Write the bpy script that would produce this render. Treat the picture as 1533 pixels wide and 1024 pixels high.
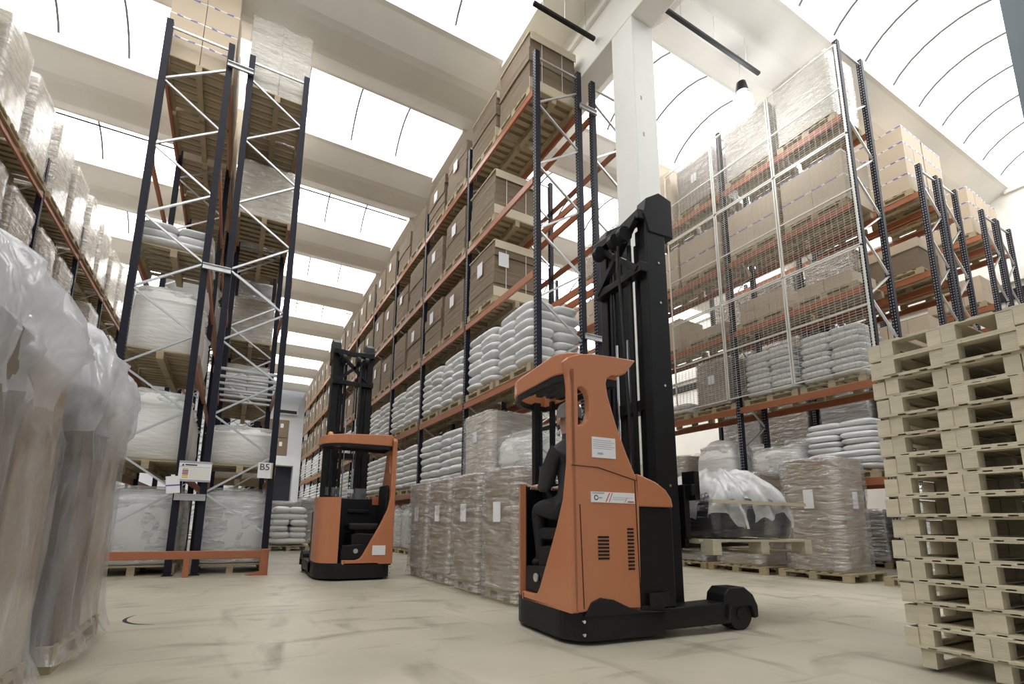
import bpy, bmesh, math, random
from mathutils import Vector, Matrix, noise
from mathutils.geometry import tessellate_polygon
random.seed(7)
PI = math.pi
S = bpy.context.scene
COL = S.collection
for o in list(bpy.data.objects): bpy.data.objects.remove(o)

# ------------------------------------------------------------------ camera
YAW, PITCH, ROLL, F, PX, PY = .47412, .17349, .01551, 722.217, 720.0, 656.985
cd = bpy.data.cameras.new('camera'); cam = bpy.data.objects.new('camera', cd); COL.objects.link(cam)
fw = Vector((math.sin(YAW)*math.cos(PITCH), math.cos(YAW)*math.cos(PITCH), math.sin(PITCH)))
rt0 = Vector((math.cos(YAW), -math.sin(YAW), 0)); up0 = rt0.cross(fw)
rt = rt0*math.cos(ROLL) + up0*math.sin(ROLL); up = -rt0*math.sin(ROLL) + up0*math.cos(ROLL)
m = Matrix((rt, up, -fw)).transposed().to_4x4(); m.translation = (0, 0, .85)
cam.matrix_world = m
cd.sensor_width = 36; cd.sensor_fit = 'HORIZONTAL'; cd.lens = F/1533*36
cd.shift_x = (766.5-PX)/1533; cd.shift_y = (PY-512)/1533; cd.clip_start = .05; cd.clip_end = 300
S.camera = cam
# ------------------------------------------------------------------ world, exposure
w = bpy.data.worlds.new('world'); S.world = w; w.use_nodes = True
w.node_tree.nodes['Background'].inputs[0].default_value = (.93, .96, 1, 1)
w.node_tree.nodes['Background'].inputs[1].default_value = .42
S.view_settings.view_transform = 'Standard'; S.view_settings.look = 'None'
S.view_settings.exposure = 0.0; S.view_settings.gamma = 1.0; S.view_settings.use_curve_mapping = False
SKYLIGHT = 3.9      # radiance of the daylit translucent roof sheets

# ------------------------------------------------------------------ materials
M = {}
def mat(name, col, rough=.6, metal=0, spec=.5, noise_amt=0, nscale=4, bump=0, bscale=40, coat=0, stretch=(1,1,1), emit=None, alpha=None, transl=0, subsurf=0):
    mt = bpy.data.materials.new(name); mt.use_nodes = True; nt = mt.node_tree; b = nt.nodes['Principled BSDF']
    b.inputs['Base Color'].default_value = (*col, 1); b.inputs['Roughness'].default_value = rough
    b.inputs['Metallic'].default_value = metal; b.inputs['Specular IOR Level'].default_value = spec
    b.inputs['Coat Weight'].default_value = coat; b.inputs['Coat Roughness'].default_value = .12
    if emit: b.inputs['Emission Color'].default_value = (*emit[0], 1); b.inputs['Emission Strength'].default_value = emit[1]
    if noise_amt or bump:
        tc = nt.nodes.new('ShaderNodeTexCoord'); mp = nt.nodes.new('ShaderNodeMapping'); mp.inputs['Scale'].default_value = stretch
        nt.links.new(tc.outputs['Object'], mp.inputs['Vector'])
    if noise_amt:
        n = nt.nodes.new('ShaderNodeTexNoise'); n.inputs['Scale'].default_value = nscale; n.inputs['Detail'].default_value = 6
        nt.links.new(mp.outputs[0], n.inputs['Vector'])
        mr = nt.nodes.new('ShaderNodeMapRange'); mr.inputs['To Min'].default_value = 1-noise_amt; mr.inputs['To Max'].default_value = 1+noise_amt
        nt.links.new(n.outputs['Fac'], mr.inputs[0])
        oi = nt.nodes.new('ShaderNodeObjectInfo'); mr2 = nt.nodes.new('ShaderNodeMapRange'); mr2.inputs['To Min'].default_value = 1-noise_amt*.5; mr2.inputs['To Max'].default_value = 1+noise_amt*.5
        nt.links.new(oi.outputs['Random'], mr2.inputs[0])
        mu = nt.nodes.new('ShaderNodeMath'); mu.operation = 'MULTIPLY'; nt.links.new(mr.outputs[0], mu.inputs[0]); nt.links.new(mr2.outputs[0], mu.inputs[1])
        vm = nt.nodes.new('ShaderNodeVectorMath'); vm.operation = 'SCALE'; vm.inputs[0].default_value = col; nt.links.new(mu.outputs[0], vm.inputs['Scale'])
        nt.links.new(vm.outputs[0], b.inputs['Base Color'])
    if bump:
        n = nt.nodes.new('ShaderNodeTexNoise'); n.inputs['Scale'].default_value = bscale; n.inputs['Detail'].default_value = 5
        nt.links.new(mp.outputs[0], n.inputs['Vector'])
        bp = nt.nodes.new('ShaderNodeBump'); bp.inputs['Strength'].default_value = bump; bp.inputs['Distance'].default_value = .03
        nt.links.new(n.outputs['Fac'], bp.inputs['Height']); nt.links.new(bp.outputs[0], b.inputs['Normal'])
    if transl: b.inputs['Transmission Weight'].default_value = transl
    M[name] = mt; return mt
def film(name, tint, t0, t1, scale, stretch, rough=.12, white=.5, bump=.6, gloss=.13, bdist=.04):
    """clear plastic film: see-through, with milky streaks and sharp glints"""
    mt = bpy.data.materials.new(name); mt.use_nodes = True; nt = mt.node_tree; b = nt.nodes['Principled BSDF']; out = nt.nodes['Material Output']
    b.inputs['Base Color'].default_value = (*tint, 1); b.inputs['Roughness'].default_value = rough; b.inputs['Specular IOR Level'].default_value = .9
    tc = nt.nodes.new('ShaderNodeTexCoord'); mp = nt.nodes.new('ShaderNodeMapping'); mp.inputs['Scale'].default_value = stretch
    nt.links.new(tc.outputs['Object'], mp.inputs['Vector'])
    n = nt.nodes.new('ShaderNodeTexNoise'); n.inputs['Scale'].default_value = scale; n.inputs['Detail'].default_value = 7; n.inputs['Distortion'].default_value = .6
    nt.links.new(mp.outputs[0], n.inputs['Vector'])
    mr = nt.nodes.new('ShaderNodeMapRange'); mr.inputs['From Min'].default_value = .35; mr.inputs['From Max'].default_value = .75
    mr.inputs['To Min'].default_value = t0; mr.inputs['To Max'].default_value = t1; nt.links.new(n.outputs['Fac'], mr.inputs[0])
    bp = nt.nodes.new('ShaderNodeBump'); bp.inputs['Strength'].default_value = bump; bp.inputs['Distance'].default_value = bdist
    nt.links.new(n.outputs['Fac'], bp.inputs['Height']); nt.links.new(bp.outputs[0], b.inputs['Normal'])
    tr = nt.nodes.new('ShaderNodeBsdfTransparent'); tr.inputs[0].default_value = (.97, .97, .97, 1)
    tl = nt.nodes.new('ShaderNodeBsdfTranslucent'); tl.inputs[0].default_value = (*tint, 1)
    mx0 = nt.nodes.new('ShaderNodeMixShader'); mx0.inputs[0].default_value = white
    nt.links.new(b.outputs[0], mx0.inputs[1]); nt.links.new(tl.outputs[0], mx0.inputs[2])
    gl = nt.nodes.new('ShaderNodeBsdfGlossy'); gl.inputs['Roughness'].default_value = rough*.8; nt.links.new(bp.outputs[0], gl.inputs['Normal'])
    mg = nt.nodes.new('ShaderNodeMixShader'); mg.inputs[0].default_value = gloss; nt.links.new(tr.outputs[0], mg.inputs[1]); nt.links.new(gl.outputs[0], mg.inputs[2])
    mx = nt.nodes.new('ShaderNodeMixShader'); nt.links.new(mr.outputs[0], mx.inputs[0]); nt.links.new(mg.outputs[0], mx.inputs[1]); nt.links.new(mx0.outputs[0], mx.inputs[2])
    nt.links.new(mx.outputs[0], out.inputs['Surface']); M[name] = mt
mat('concrete', (.86, .84, .79), .75, noise_amt=.06, nscale=1.5, bump=.08, bscale=25)
mat('column_paint', (.80, .80, .76), .55, noise_amt=.04, nscale=2, bump=.06, bscale=20)
mat('column_base', (.62, .56, .38), .55, noise_amt=.05, nscale=2)
mat('wall', (.78, .79, .82), .7, noise_amt=.04, nscale=1)
mat('navy', (.014, .015, .026), .5, spec=.2, noise_amt=.15, nscale=6)
mat('galv', (.62, .63, .64), .32, metal=.75, noise_amt=.1, nscale=10)
mat('pale_frame', (.66, .65, .60), .45, metal=.2)
mat('wire', (.50, .49, .45), .8, spec=.2)
mat('rack_orange', (.38, .135, .062), .42, noise_amt=.12, nscale=5)
mat('wood', (.42, .34, .215), .75, noise_amt=.22, nscale=5, bump=.2, bscale=30, stretch=(1, 1, 5))
mat('wood_pale', (.58, .52, .385), .72, noise_amt=.16, nscale=5, bump=.2, bscale=30, stretch=(1, 1, 5))
mat('card_brown', (.235, .175, .115), .75, noise_amt=.1, nscale=2, bump=.7, bscale=14, stretch=(.3, .3, 9))
mat('card_dark', (.17, .135, .105), .5, noise_amt=.15, nscale=3)
mat('card_beige', (.56, .46, .34), .7, noise_amt=.06, nscale=2, bump=.08, bscale=8)
mat('board_beige', (.62, .54, .40), .7, noise_amt=.06, nscale=2)
mat('card_wrapped', (.33, .25, .17), .3, noise_amt=.12, nscale=2.5, bump=.5, bscale=5, coat=.8, stretch=(1, 1, 3))
mat('card_pale_wrapped', (.62, .56, .46), .3, noise_amt=.12, nscale=2.5, bump=.5, bscale=5, coat=.8, stretch=(1, 1, 2))
mat('card_grey_wrapped', (.26, .24, .22), .25, noise_amt=.15, nscale=3, bump=.5, bscale=5, coat=.9)
mat('sack', (.80, .80, .80), .38, noise_amt=.05, nscale=5, bump=.45, bscale=9)
mat('bag', (.82, .81, .78), .42, noise_amt=.05, nscale=3, bump=.5, bscale=6, stretch=(.6, .6, 3), coat=.2)
mat('bag_wrapped', (.70, .69, .68), .22, noise_amt=.1, nscale=3, bump=.5, bscale=4, coat=.7)
mat('black_wrap', (.045, .045, .05), .16, noise_amt=.2, nscale=3, bump=1.0, bscale=5, coat=.9, stretch=(.4, .4, 5))
mat('truck_orange', (.52, .195, .088), .33, coat=.25)
mat('black_plastic', (.010, .010, .011), .5, spec=.3)
mat('black_metal', (.007, .007, .008), .42, spec=.3)
mat('rubber', (.012, .012, .012), .7)
mat('chrome', (.75, .75, .77), .15, metal=1)
mat('paper', (.84, .84, .86), .6)
mat('print_grey', (.42, .42, .46), .6)
mat('print_black', (.02, .02, .025), .6)
mat('print_red', (.45, .05, .04), .6)
mat('print_yellow', (.72, .56, .08), .6)
mat('print_blue', (.10, .10, .30), .6)
mat('beacon', (.7, .25, .04), .2, coat=.5)
mat('strap', (.78, .76, .70), .5)
mat('steel_blue', (.17, .21, .24), .5, noise_amt=.06, nscale=2)
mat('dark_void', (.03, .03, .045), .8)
mat('jacket', (.035, .037, .042), .65, noise_amt=.2, nscale=8, bump=.3, bscale=10)
mat('trousers', (.016, .016, .018), .7)
mat('skin', (.5, .32, .24), .5)
mat('cap_grey', (.33, .31, .28), .8, noise_amt=.15, nscale=30)
mat('shoe', (.10, .10, .09), .5)
mat('aluminium', (.09, .09, .09), .7)
mat('lamp_glow', (1, 1, 1), .5, emit=((.93, .95, 1), 40))
mat('pane', (.95, .96, .97), .4, emit=((1, 1, 1), SKYLIGHT))
film('film', (.92, .92, .92), .0, .42, 3.2, (1, 1, 5), rough=.1, white=.35, bump=1.0, gloss=.2, bdist=.1)
film('drape', (.80, .81, .85), .34, .8, 1.7, (1, 1, 1), rough=.12, white=.5, bump=.9)
film('clear_drape', (.8, .8, .82), .06, .5, 2.6, (1.5, 1.5, .5), rough=.08, white=.3, bump=.8)
film('film_loose', (.92, .92, .9), .45, .95, 5, (1, 1, 1), rough=.15, white=.4, bump=.6)
film('windscreen', (.8, .85, .88), .06, .12, 1, (1, 1, 1), rough=.03, white=.0, bump=0, gloss=.05)
def floor_mat():
    mt = mat('floor', (.66, .585, .44), .42, spec=.45)
    nt = mt.node_tree; b = nt.nodes['Principled BSDF']; tc = nt.nodes.new('ShaderNodeTexCoord')
    def N(scale, det, dist=0, st=(1,1,1)):
        mp = nt.nodes.new('ShaderNodeMapping'); mp.inputs['Scale'].default_value = st; mp.inputs['Rotation'].default_value = (0, 0, .5)
        n = nt.nodes.new('ShaderNodeTexNoise'); n.inputs['Scale'].default_value = scale; n.inputs['Detail'].default_value = det; n.inputs['Distortion'].default_value = dist
        nt.links.new(tc.outputs['Object'], mp.inputs[0]); nt.links.new(mp.outputs[0], n.inputs[0]); return n
    a, s1, s2 = N(.7, 8), N(1.9, 12, .9, (.6, 1.9, 1)), N(1.2, 12, 1.2, (2.0, .7, 1))
    r1 = nt.nodes.new('ShaderNodeValToRGB'); r1.color_ramp.elements[0].position = .3; r1.color_ramp.elements[0].color = (.375, .345, .265, 1); r1.color_ramp.elements[1].position = .66; r1.color_ramp.elements[1].color = (.51, .472, .368, 1)
    nt.links.new(a.outputs['Fac'], r1.inputs[0]); last = r1.outputs[0]
    for s in (s1, s2):
        rr = nt.nodes.new('ShaderNodeValToRGB'); rr.color_ramp.elements[0].position = .56; rr.color_ramp.elements[0].color = (1, 1, 1, 1); rr.color_ramp.elements[1].position = .78; rr.color_ramp.elements[1].color = (.5, .49, .47, 1)
        nt.links.new(s.outputs['Fac'], rr.inputs[0]); mx = nt.nodes.new('ShaderNodeMix'); mx.data_type = 'RGBA'; mx.blend_type = 'MULTIPLY'; mx.inputs[0].default_value = 1
        nt.links.new(last, mx.inputs[6]); nt.links.new(rr.outputs[0], mx.inputs[7]); last = mx.outputs[2]
    nt.links.new(last, b.inputs['Base Color'])
    bp = nt.nodes.new('ShaderNodeBump'); bp.inputs['Strength'].default_value = .12; nt.links.new(s1.outputs['Fac'], bp.inputs['Height']); nt.links.new(bp.outputs[0], b.inputs['Normal'])
floor_mat()
def post_mat():
    mt = mat('navy_post', (.014, .015, .026), .5, spec=.2); nt = mt.node_tree; b = nt.nodes['Principled BSDF']
    tc = nt.nodes.new('ShaderNodeTexCoord'); sp = nt.nodes.new('ShaderNodeSeparateXYZ'); nt.links.new(tc.outputs['Object'], sp.inputs[0])
    def mth(op, a, v=None, c=None):
        n = nt.nodes.new('ShaderNodeMath'); n.operation = op; nt.links.new(a, n.inputs[0])
        if v is not None: n.inputs[1].default_value = v
        if c is not None: nt.links.new(c, n.inputs[1])
        return n.outputs[0]
    z = mth('LESS_THAN', mth('ABSOLUTE', mth('SUBTRACT', mth('FRACT', mth('MULTIPLY', sp.outputs['Z'], 16.0)), .5)), .22)
    y = mth('LESS_THAN', mth('ABSOLUTE', mth('SUBTRACT', mth('ABSOLUTE', sp.outputs['Y']), .022)), .009)
    x = mth('GREATER_THAN', mth('ABSOLUTE', sp.outputs['X']), .04)
    f = mth('MULTIPLY', mth('MULTIPLY', z, None, y), None, x)
    mx = nt.nodes.new('ShaderNodeMix'); mx.data_type = 'RGBA'; mx.inputs[6].default_value = (.014, .015, .026, 1); mx.inputs[7].default_value = (.36, .36, .38, 1)
    nt.links.new(f, mx.inputs[0]); nt.links.new(mx.outputs[2], b.inputs['Base Color'])
post_mat()
def tape_mat():
    mt = mat('tape', (.78, .75, .70), .35); nt = mt.node_tree; b = nt.nodes['Principled BSDF']
    tc = nt.nodes.new('ShaderNodeTexCoord'); n = nt.nodes.new('ShaderNodeTexNoise'); n.inputs['Scale'].default_value = 11; n.inputs['Detail'].default_value = 0
    nt.links.new(tc.outputs['Object'], n.inputs[0]); r = nt.nodes.new('ShaderNodeValToRGB'); r.color_ramp.interpolation = 'CONSTANT'
    r.color_ramp.elements[0].color = (.14, .16, .42, 1); r.color_ramp.elements[1].position = .5; r.color_ramp.elements[1].color = (.76, .74, .72, 1)
    nt.links.new(n.outputs['Fac'], r.inputs[0]); nt.links.new(r.outputs[0], b.inputs['Base Color'])
tape_mat()

# ------------------------------------------------------------------ mesh helpers
class MB:
    def __init__(s): s.v = []; s.f = []
    def add(s, vs, fs):
        o = len(s.v); s.v += [tuple(v) for v in vs]; s.f += [tuple(i+o for i in f) for f in fs]; return s
    def box(s, x0, x1, y0, y1, z0, z1):
        return s.add([(x0,y0,z0),(x1,y0,z0),(x1,y1,z0),(x0,y1,z0),(x0,y0,z1),(x1,y0,z1),(x1,y1,z1),(x0,y1,z1)],
                     [(0,3,2,1),(4,5,6,7),(0,1,5,4),(1,2,6,5),(2,3,7,6),(3,0,4,7)])
    def bar(s, p, q, a, b, upv=(0, 0, 1)):
        p, q = Vector(p), Vector(q); d = (q-p).normalized(); u = Vector(upv)
        if abs(d.dot(u)) > .98: u = Vector((0, 1, 0))
        r = d.cross(u).normalized()*a/2; t = r.cross(d).normalized()*b/2
        vs = [c+i*r+j*t for c in (p, q) for i, j in ((-1,-1),(1,-1),(1,1),(-1,1))]
        return s.add(vs, [(0,1,2,3),(7,6,5,4),(0,4,5,1),(1,5,6,2),(2,6,7,3),(3,7,4,0)])
    def cyl(s, p, q, r, n=14, r2=None):
        p, q = Vector(p), Vector(q); d = (q-p).normalized(); u = Vector((0,0,1)) if abs(d.z) < .9 else Vector((1,0,0))
        a = d.cross(u).normalized(); b = a.cross(d); r2 = r if r2 is None else r2
        vs = [p+(a*math.cos(t)+b*math.sin(t))*r for t in [2*PI*i/n for i in range(n)]] + [q+(a*math.cos(t)+b*math.sin(t))*r2 for t in [2*PI*i/n for i in range(n)]]
        fs = [(i, (i+1) % n, n+(i+1) % n, n+i) for i in range(n)] + [tuple(range(n-1, -1, -1)), tuple(range(n, 2*n))]
        return s.add(vs, fs)
    def tube(s, pts, r, n=8):
        for a, b in zip(pts, pts[1:]): s.cyl(a, b, r, n)
        return s
    def prism(s, outer, axis, t0, t1, holes=()):
        """polygon in a plane, extruded along axis ('x': poly=(y,z); 'y': poly=(x,z); 'z': poly=(x,y))"""
        rings = [outer] + list(holes); pts = [p for r in rings for p in r]; n = len(pts)
        def P(p, t): return {'x': (t, p[0], p[1]), 'y': (p[0], t, p[1]), 'z': (p[0], p[1], t)}[axis]
        tri = tessellate_polygon([[Vector((p[0], p[1], 0)) for p in r] for r in rings])
        vs = [P(p, t0) for p in pts] + [P(p, t1) for p in pts]; fs = [tuple(t) for t in tri] + [tuple(i+n for i in reversed(t)) for t in tri]
        o = 0
        for r in rings:
            k = len(r)
            for i in range(k): a, b = o+i, o+(i+1) % k; fs.append((a, b, b+n, a+n))
            o += k
        return s.add(vs, fs)
    def grid(s, rows, close=True, cap_top=False, cap_bot=False):
        n = len(rows[0]); vs = [p for r in rows for p in r]; fs = []
        for j in range(len(rows)-1):
            for i in range(n if close else n-1):
                a, b = j*n+i, j*n+(i+1) % n; fs.append((a, b, b+n, a+n))
        if cap_top: fs.append(tuple((len(rows)-1)*n+i for i in range(n)))
        if cap_bot: fs.append(tuple(reversed(range(n))))
        return s.add(vs, fs)
    def mesh(s, name, smooth=False, fix=True):
        me = bpy.data.meshes.new(name); me.from_pydata(s.v, [], s.f); me.update()
        if fix:
            bm = bmesh.new(); bm.from_mesh(me); bmesh.ops.recalc_face_normals(bm, faces=bm.faces); bm.to_mesh(me); bm.free()
        if smooth: me.shade_smooth()
        return me
    def build(s, name, mt, parent=None, smooth=False, bevel=0, seg=2):
        me = s.mesh(name, smooth); return link(name, me, mt, parent, bevel, seg)
def link(name, me, mt, parent=None, bevel=0, seg=2, loc=None):
    if mt is not None and not me.materials: me.materials.append(M[mt])
    o = bpy.data.objects.new(name, me); COL.objects.link(o)
    if parent is not None: o.parent = parent
    if loc is not None: o.location = loc
    if bevel:
        b = o.modifiers.new('bevel', 'BEVEL'); b.width = bevel; b.segments = seg; b.limit_method = 'ANGLE'; b.angle_limit = .6; b.harden_normals = False
    return o
CACHE = {}
def shared(key, fn):
    if key not in CACHE: CACHE[key] = fn()
    return CACHE[key]
def boxmesh(key, x0, x1, y0, y1, z0, z1, mt, name=None):
    def f():
        me = MB().box(x0, x1, y0, y1, z0, z1).mesh(name or key); me.materials.append(M[mt]); return me
    return shared(('box', key, x0, x1, y0, y1, z0, z1, mt), f)
def tag(o, label, cat, group=None):
    o['label'] = label; o['category'] = cat
    if group: o['group'] = group
    return o
def empty(name, loc=(0,0,0), rz=0):
    o = bpy.data.objects.new(name, None); COL.objects.link(o); o.location = loc; o.rotation_euler = (0, 0, rz); o.empty_display_size = .2; return o
def struct(o): o['kind'] = 'structure'; return o
ORD = ['first', 'second', 'third', 'fourth', 'fifth', 'sixth', 'seventh', 'eighth', 'ninth', 'tenth', 'eleventh', 'twelfth'] + ['%dth' % i for i in range(13, 30)]
def nth(i): return ORD[i]
def slot(k, j): return '%s bay, %s half' % (nth(k), ('near', 'far')[j])
def nz(x, y, z, s=1.0): return noise.noise(Vector((x*s, y*s, z*s)))

# ------------------------------------------------------------------ setting
fl = MB().box(-30, 40, -12, 60, -.2, 0).build('floor', 'floor'); struct(fl)
for i, (x, y, a0, a1, rad) in enumerate(((-.35, 5.2, 2.6, 4.4, .35), (1.3, 3.6, .2, .9, 1.6), (.6, 3.0, 1.2, 1.7, 2.2), (3.2, 2.2, 3.4, 3.9, 1.9), (1.9, 5.4, .4, .8, 1.8), (3.6, 1.9, 2.0, 2.4, 2.0), (5.6, 3.6, 4.1, 4.6, 1.5))):
    n_ = 16; A = [a0+(a1-a0)*q/n_ for q in range(n_+1)]
    wd = [(.003+.007*math.sin(PI*q/n_))*(1.6 if i == 0 else .8) for q in range(n_+1)]
    MB().add([(x+(rad+k*wd[q])*math.cos(A[q]), y+(rad+k*wd[q])*math.sin(A[q]), .0015) for q in range(n_+1) for k in (-1, 1)], [(2*q, 2*q+1, 2*q+3, 2*q+2) for q in range(n_)]).build('tyre_mark', 'rubber' if i == 0 else 'print_grey', fl)
CZ, CP, HW = 11.0, 4.23, 1.1                # roof edge height, beam pitch, beam half width
C0 = 4.83
XL0, XL1, XR0, XR1 = -9.5, 4.6, 6.8, 20.0   # spans of the left and right roof bays
ceil = MB().box(XL1, 5.44, -4, 42, CZ-.02, CZ+.2).box(5.94, XR0, -4, 42, CZ-.02, CZ+.2).build('ceiling', 'concrete'); struct(ceil)
prof = [(-HW, .28), (-HW, .02), (-1.0, 0), (-.75, -.1), (-.45, -.22), (-.28, -.26), (.28, -.26), (.45, -.22), (.75, -.1), (1.0, 0), (HW, .02), (HW, .28), (.95, .34), (0, .1), (-.95, .34)]
def beam_mesh(x0, x1):
    return MB().prism(prof, 'x', x0, x1).mesh('roof_beam')
bl, br_ = beam_mesh(XL0, XL1), beam_mesh(XR0, XR1)
for k in range(-1, 9):
    yc = C0+CP*k
    link('roof_beam', bl, 'concrete', ceil, loc=(0, yc, CZ)); rb = link('roof_beam', br_, 'concrete', ceil, loc=(0, yc+.38, CZ)); rb.scale = (1, .80, 1)
MB().box(5.44, 5.94, -4, 42, 9.65, CZ+.2).build('girder', 'concrete', ceil, bevel=.02)
MB().box(5.36, 6.02, -4, 42, 10.5, 10.62).build('girder_ledge', 'concrete', ceil, bevel=.02)
# skylight vaults: window_n, with a pane per rib spacing
RISE, NS, PW = .62, 10, 1.27
def arc(t, off=0):     # t in 0..1 across the gap; returns (y, z)
    half = (CP-2*HW)/2 + .06; R = (half*half+RISE*RISE)/(2*RISE); a = math.asin(half/R)
    th = -a+2*a*t; return ((R+off)*math.sin(th), (R+off)*math.cos(th)-(R-RISE)+.26)
pane_v = MB().grid([[(x, *arc(i/NS, o)) for x, o in ((.012, 0), (PW-.012, 0), (PW-.012, .03), (.012, .03))] for i in range(NS+1)], close=True).mesh('pane', True)
rib_me = MB().grid([[(x, *arc(i/NS, o)) for x, o in ((-.02, -.03), (.02, -.03), (.02, .05), (-.02, .05))] for i in range(NS+1)], close=True).mesh('rib')
nwin = 0
def end_wall(x0, x1):
    pts = [arc(i/NS, .03) for i in range(NS+1)]; pts = [(pts[0][0], -.1)] + pts + [(pts[-1][0], -.1)]
    return MB().prism(pts, 'x', x0, x1)
for k in range(-1, 9):
    yc = C0+CP*(k-.5)
    for x0, x1, side in ((XL0, XL1, 'L'), (XR0, XR1, 'R')):
        if side == 'R' and k > 5: continue
        nwin += 1
        w_ = end_wall(x1-.1, x1) if side == 'L' else end_wall(x0, x0+.1)
        if side == 'R': w_.add(*(lambda e: (e.v, e.f))(end_wall(x1-.1, x1)))
        wo = w_.build('window_%d' % nwin, 'concrete'); wo.location = (0, yc+(.38 if side == 'R' else 0), CZ); wo.scale = (1, 1.22 if side == 'R' else 1, 1); struct(wo)
        n = int((x1-x0)/PW)
        for i in range(n+1):
            xx = x1-(i+1)*PW if side == 'L' else x0+i*PW
            if i < n or True:
                link('pane', pane_v, 'pane', wo, loc=(xx, 0, 0)); link('rib', rib_me, 'aluminium', wo, loc=(xx, 0, 0))
wf = MB().box(-30, 40, 42, 42.3, 0, 14).build('wall_far', 'wall'); struct(wf)
wr = MB().box(20, 20.3, -6, 42, 0, 13).build('wall_right', 'concrete'); struct(wr)
MB().box(19.9, 20, -6, 42, 7.6, 7.9).build('ledge', 'black_plastic', wr)
MB().box(19.85, 20, -6, 42, 8.1, 8.5).build('ledge', 'concrete', wr)
# concrete column
c = empty('concrete_column', (5.69, 5.35, 0)); tag(c, 'square white-painted concrete column behind the front reach truck mast', 'column')
MB().box(-.25, .25, -.25, .25, 1.75, 9.65).build('shaft', 'column_paint', c, bevel=.015)
MB().box(-.25, .25, -.25, .25, 0, 1.75).build('painted_base', 'column_base', c, bevel=.015)
mk = MB()
for z, dx in ((8.0, -.12), (7.3, -.1), (5.5, -.06), (5.6, -.05)): mk.box(dx, dx+.03, -.256, -.25, z, z+.07)
mk.build('chip_marks', 'print_grey', c)

# ------------------------------------------------------------------ roof tubes, hangers and the lamp
def roof_tube(x0, x1, y, z, lab):
    t = empty('roof_tube', ((x0+x1)/2, y, z)); tag(t, lab, 'tube'); h = (x1-x0)/2
    (MB().box(-h, h, -.035, .035, -.03, .03) if y < 7 else MB().box(-h, h, -.02, .02, -.015, .015)).build('tube_body', 'print_grey' if 0 else 'rubber', t, bevel=.01)
    for q in (-h*.7, 0, h*.7): MB().cyl((q, 0, .03), (q, 0, CZ-z-.2), .006, 6).build('hanger_wire', 'galv', t)
    return t
roof_tube(6.2, 8.9, 5.0, 10.1, 'slim grey tube hung under the roof beam right of the column')
roof_tube(4.0, 5.4, 6.0, 10.05, 'slim grey tube hung from the roof just left of the column')
for k, lab in ((3, 'dark cable tray under the third roof beam over the aisle'), (5, 'dark cable tray under the fifth roof beam over the aisle'), (7, 'dark cable tray far back under the seventh roof beam')):
    roof_tube(-8, 4.4, C0+CP*(k-1)+1.0, CZ-.16, lab)
lm = empty('high_bay_lamp', (8.7, 5.27, 9.5)); tag(lm, 'glowing high-bay lamp hanging above the mesh-fronted rack', 'lamp')
MB().cyl((0, 0, .28), (0, 0, .52), .13, 18, .09).build('ballast', 'black_plastic', lm, smooth=False)
MB().cyl((0, 0, .52), (0, 0, 1.25), .008, 6).build('hanger_wire', 'galv', lm)
def dome(r, h, n=20, m_=8): return [[(r*math.cos(2*PI*i/n)*math.sin(PI*j/m_+.001), r*math.sin(2*PI*i/n)*math.sin(PI*j/m_+.001), h*math.cos(PI*j/m_)) for i in range(n)] for j in range(m_+1)]
MB().grid(dome(.2, .27)).build('bulb_diffuser', 'lamp_glow', lm, smooth=True)
pl = bpy.data.lights.new('lamp_light', 'POINT'); pl.energy = 45; pl.shadow_soft_size = .3; plo = bpy.data.objects.new('lamp_light', pl); COL.objects.link(plo); plo.parent = lm; plo.location = (0, 0, -.45)

# ------------------------------------------------------------------ racks
def post_mesh(h): return shared(('post', h), lambda: MB().box(-.05, .05, -.045, .045, 0, h).mesh('post'))
def rack(name, label, xf, depth, y0, nb, bay, levels, ztop, group, flip=1, zl=None, first=0, special={}, detailed=4, low_beam_skip=(), brace_phase=(8.25, 8.88)):
    r = empty(name, (xf, y0, 0)); tag(r, label, 'rack', group)
    for k in range(nb+1):
        y = k*bay
        for x in (.05, depth-.05):
            o = link('post', post_mesh(round(ztop, 2)), 'navy_post', r, loc=(x, y, 0))
            if k < 2: MB().box(x-.07, x+.07, y-.07, y+.07, 0, .012).build('foot_plate', 'navy', r)
        a, b = brace_phase; z = a; pts = []
        nodes = []
        i = 0
        za, zb = a, b
        while za > ztop-.1: za -= 1.27
        while zb > ztop-.1: zb -= 1.27
        L = [(.06, za-1.27*j) for j in range(12) if za-1.27*j > .1]; R = [(depth-.06, zb-1.27*j) for j in range(12) if zb-1.27*j > .1]
        nodes = sorted(L+R, key=lambda p: -p[1])
        segs = [(nodes[j], nodes[j+1]) for j in range(len(nodes)-1)] + [((.06, ztop-.12), (depth-.06, ztop-.12)), ((.06, .35), (depth-.06, .35))]
        if k < detailed:
            for p, q in segs: MB().bar((p[0], y, p[1]), (q[0], y, q[1]), .03, .035, (0, 1, 0)).build('brace', 'galv', r)
        else:
            mb = MB()
            for p, q in segs: mb.bar((p[0], y, p[1]), (q[0], y, q[1]), .03, .035, (0, 1, 0))
            mb.build('bracing', 'galv', r)
    bm_ = boxmesh('beam', -.022, .022, .05, bay-.05, -.13, 0, 'rack_orange')
    for k in range(nb):
        for z in special.get(k, levels):
            for x in (.03, depth-.03):
                link('beam', bm_, None, r, loc=(x-.02 if x < .5 else x+.02, k*bay, z))
    return r
LV = [1.6, 3.37, 5.14, 6.94, 8.74]
LVN = {1.6: 'lowest', 3.37: 'second', 5.14: 'third', 6.94: 'fourth', 8.74: 'top'}
CY, BAY = 6.36, 2.76
rack('pallet_rack', 'long navy and orange pallet rack of brown cartons, centre aisle side', 4.25, 1.06, CY, 11, BAY, LV, 9.54, 'navy and orange pallet racks', brace_phase=(8.45, 9.08))
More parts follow.
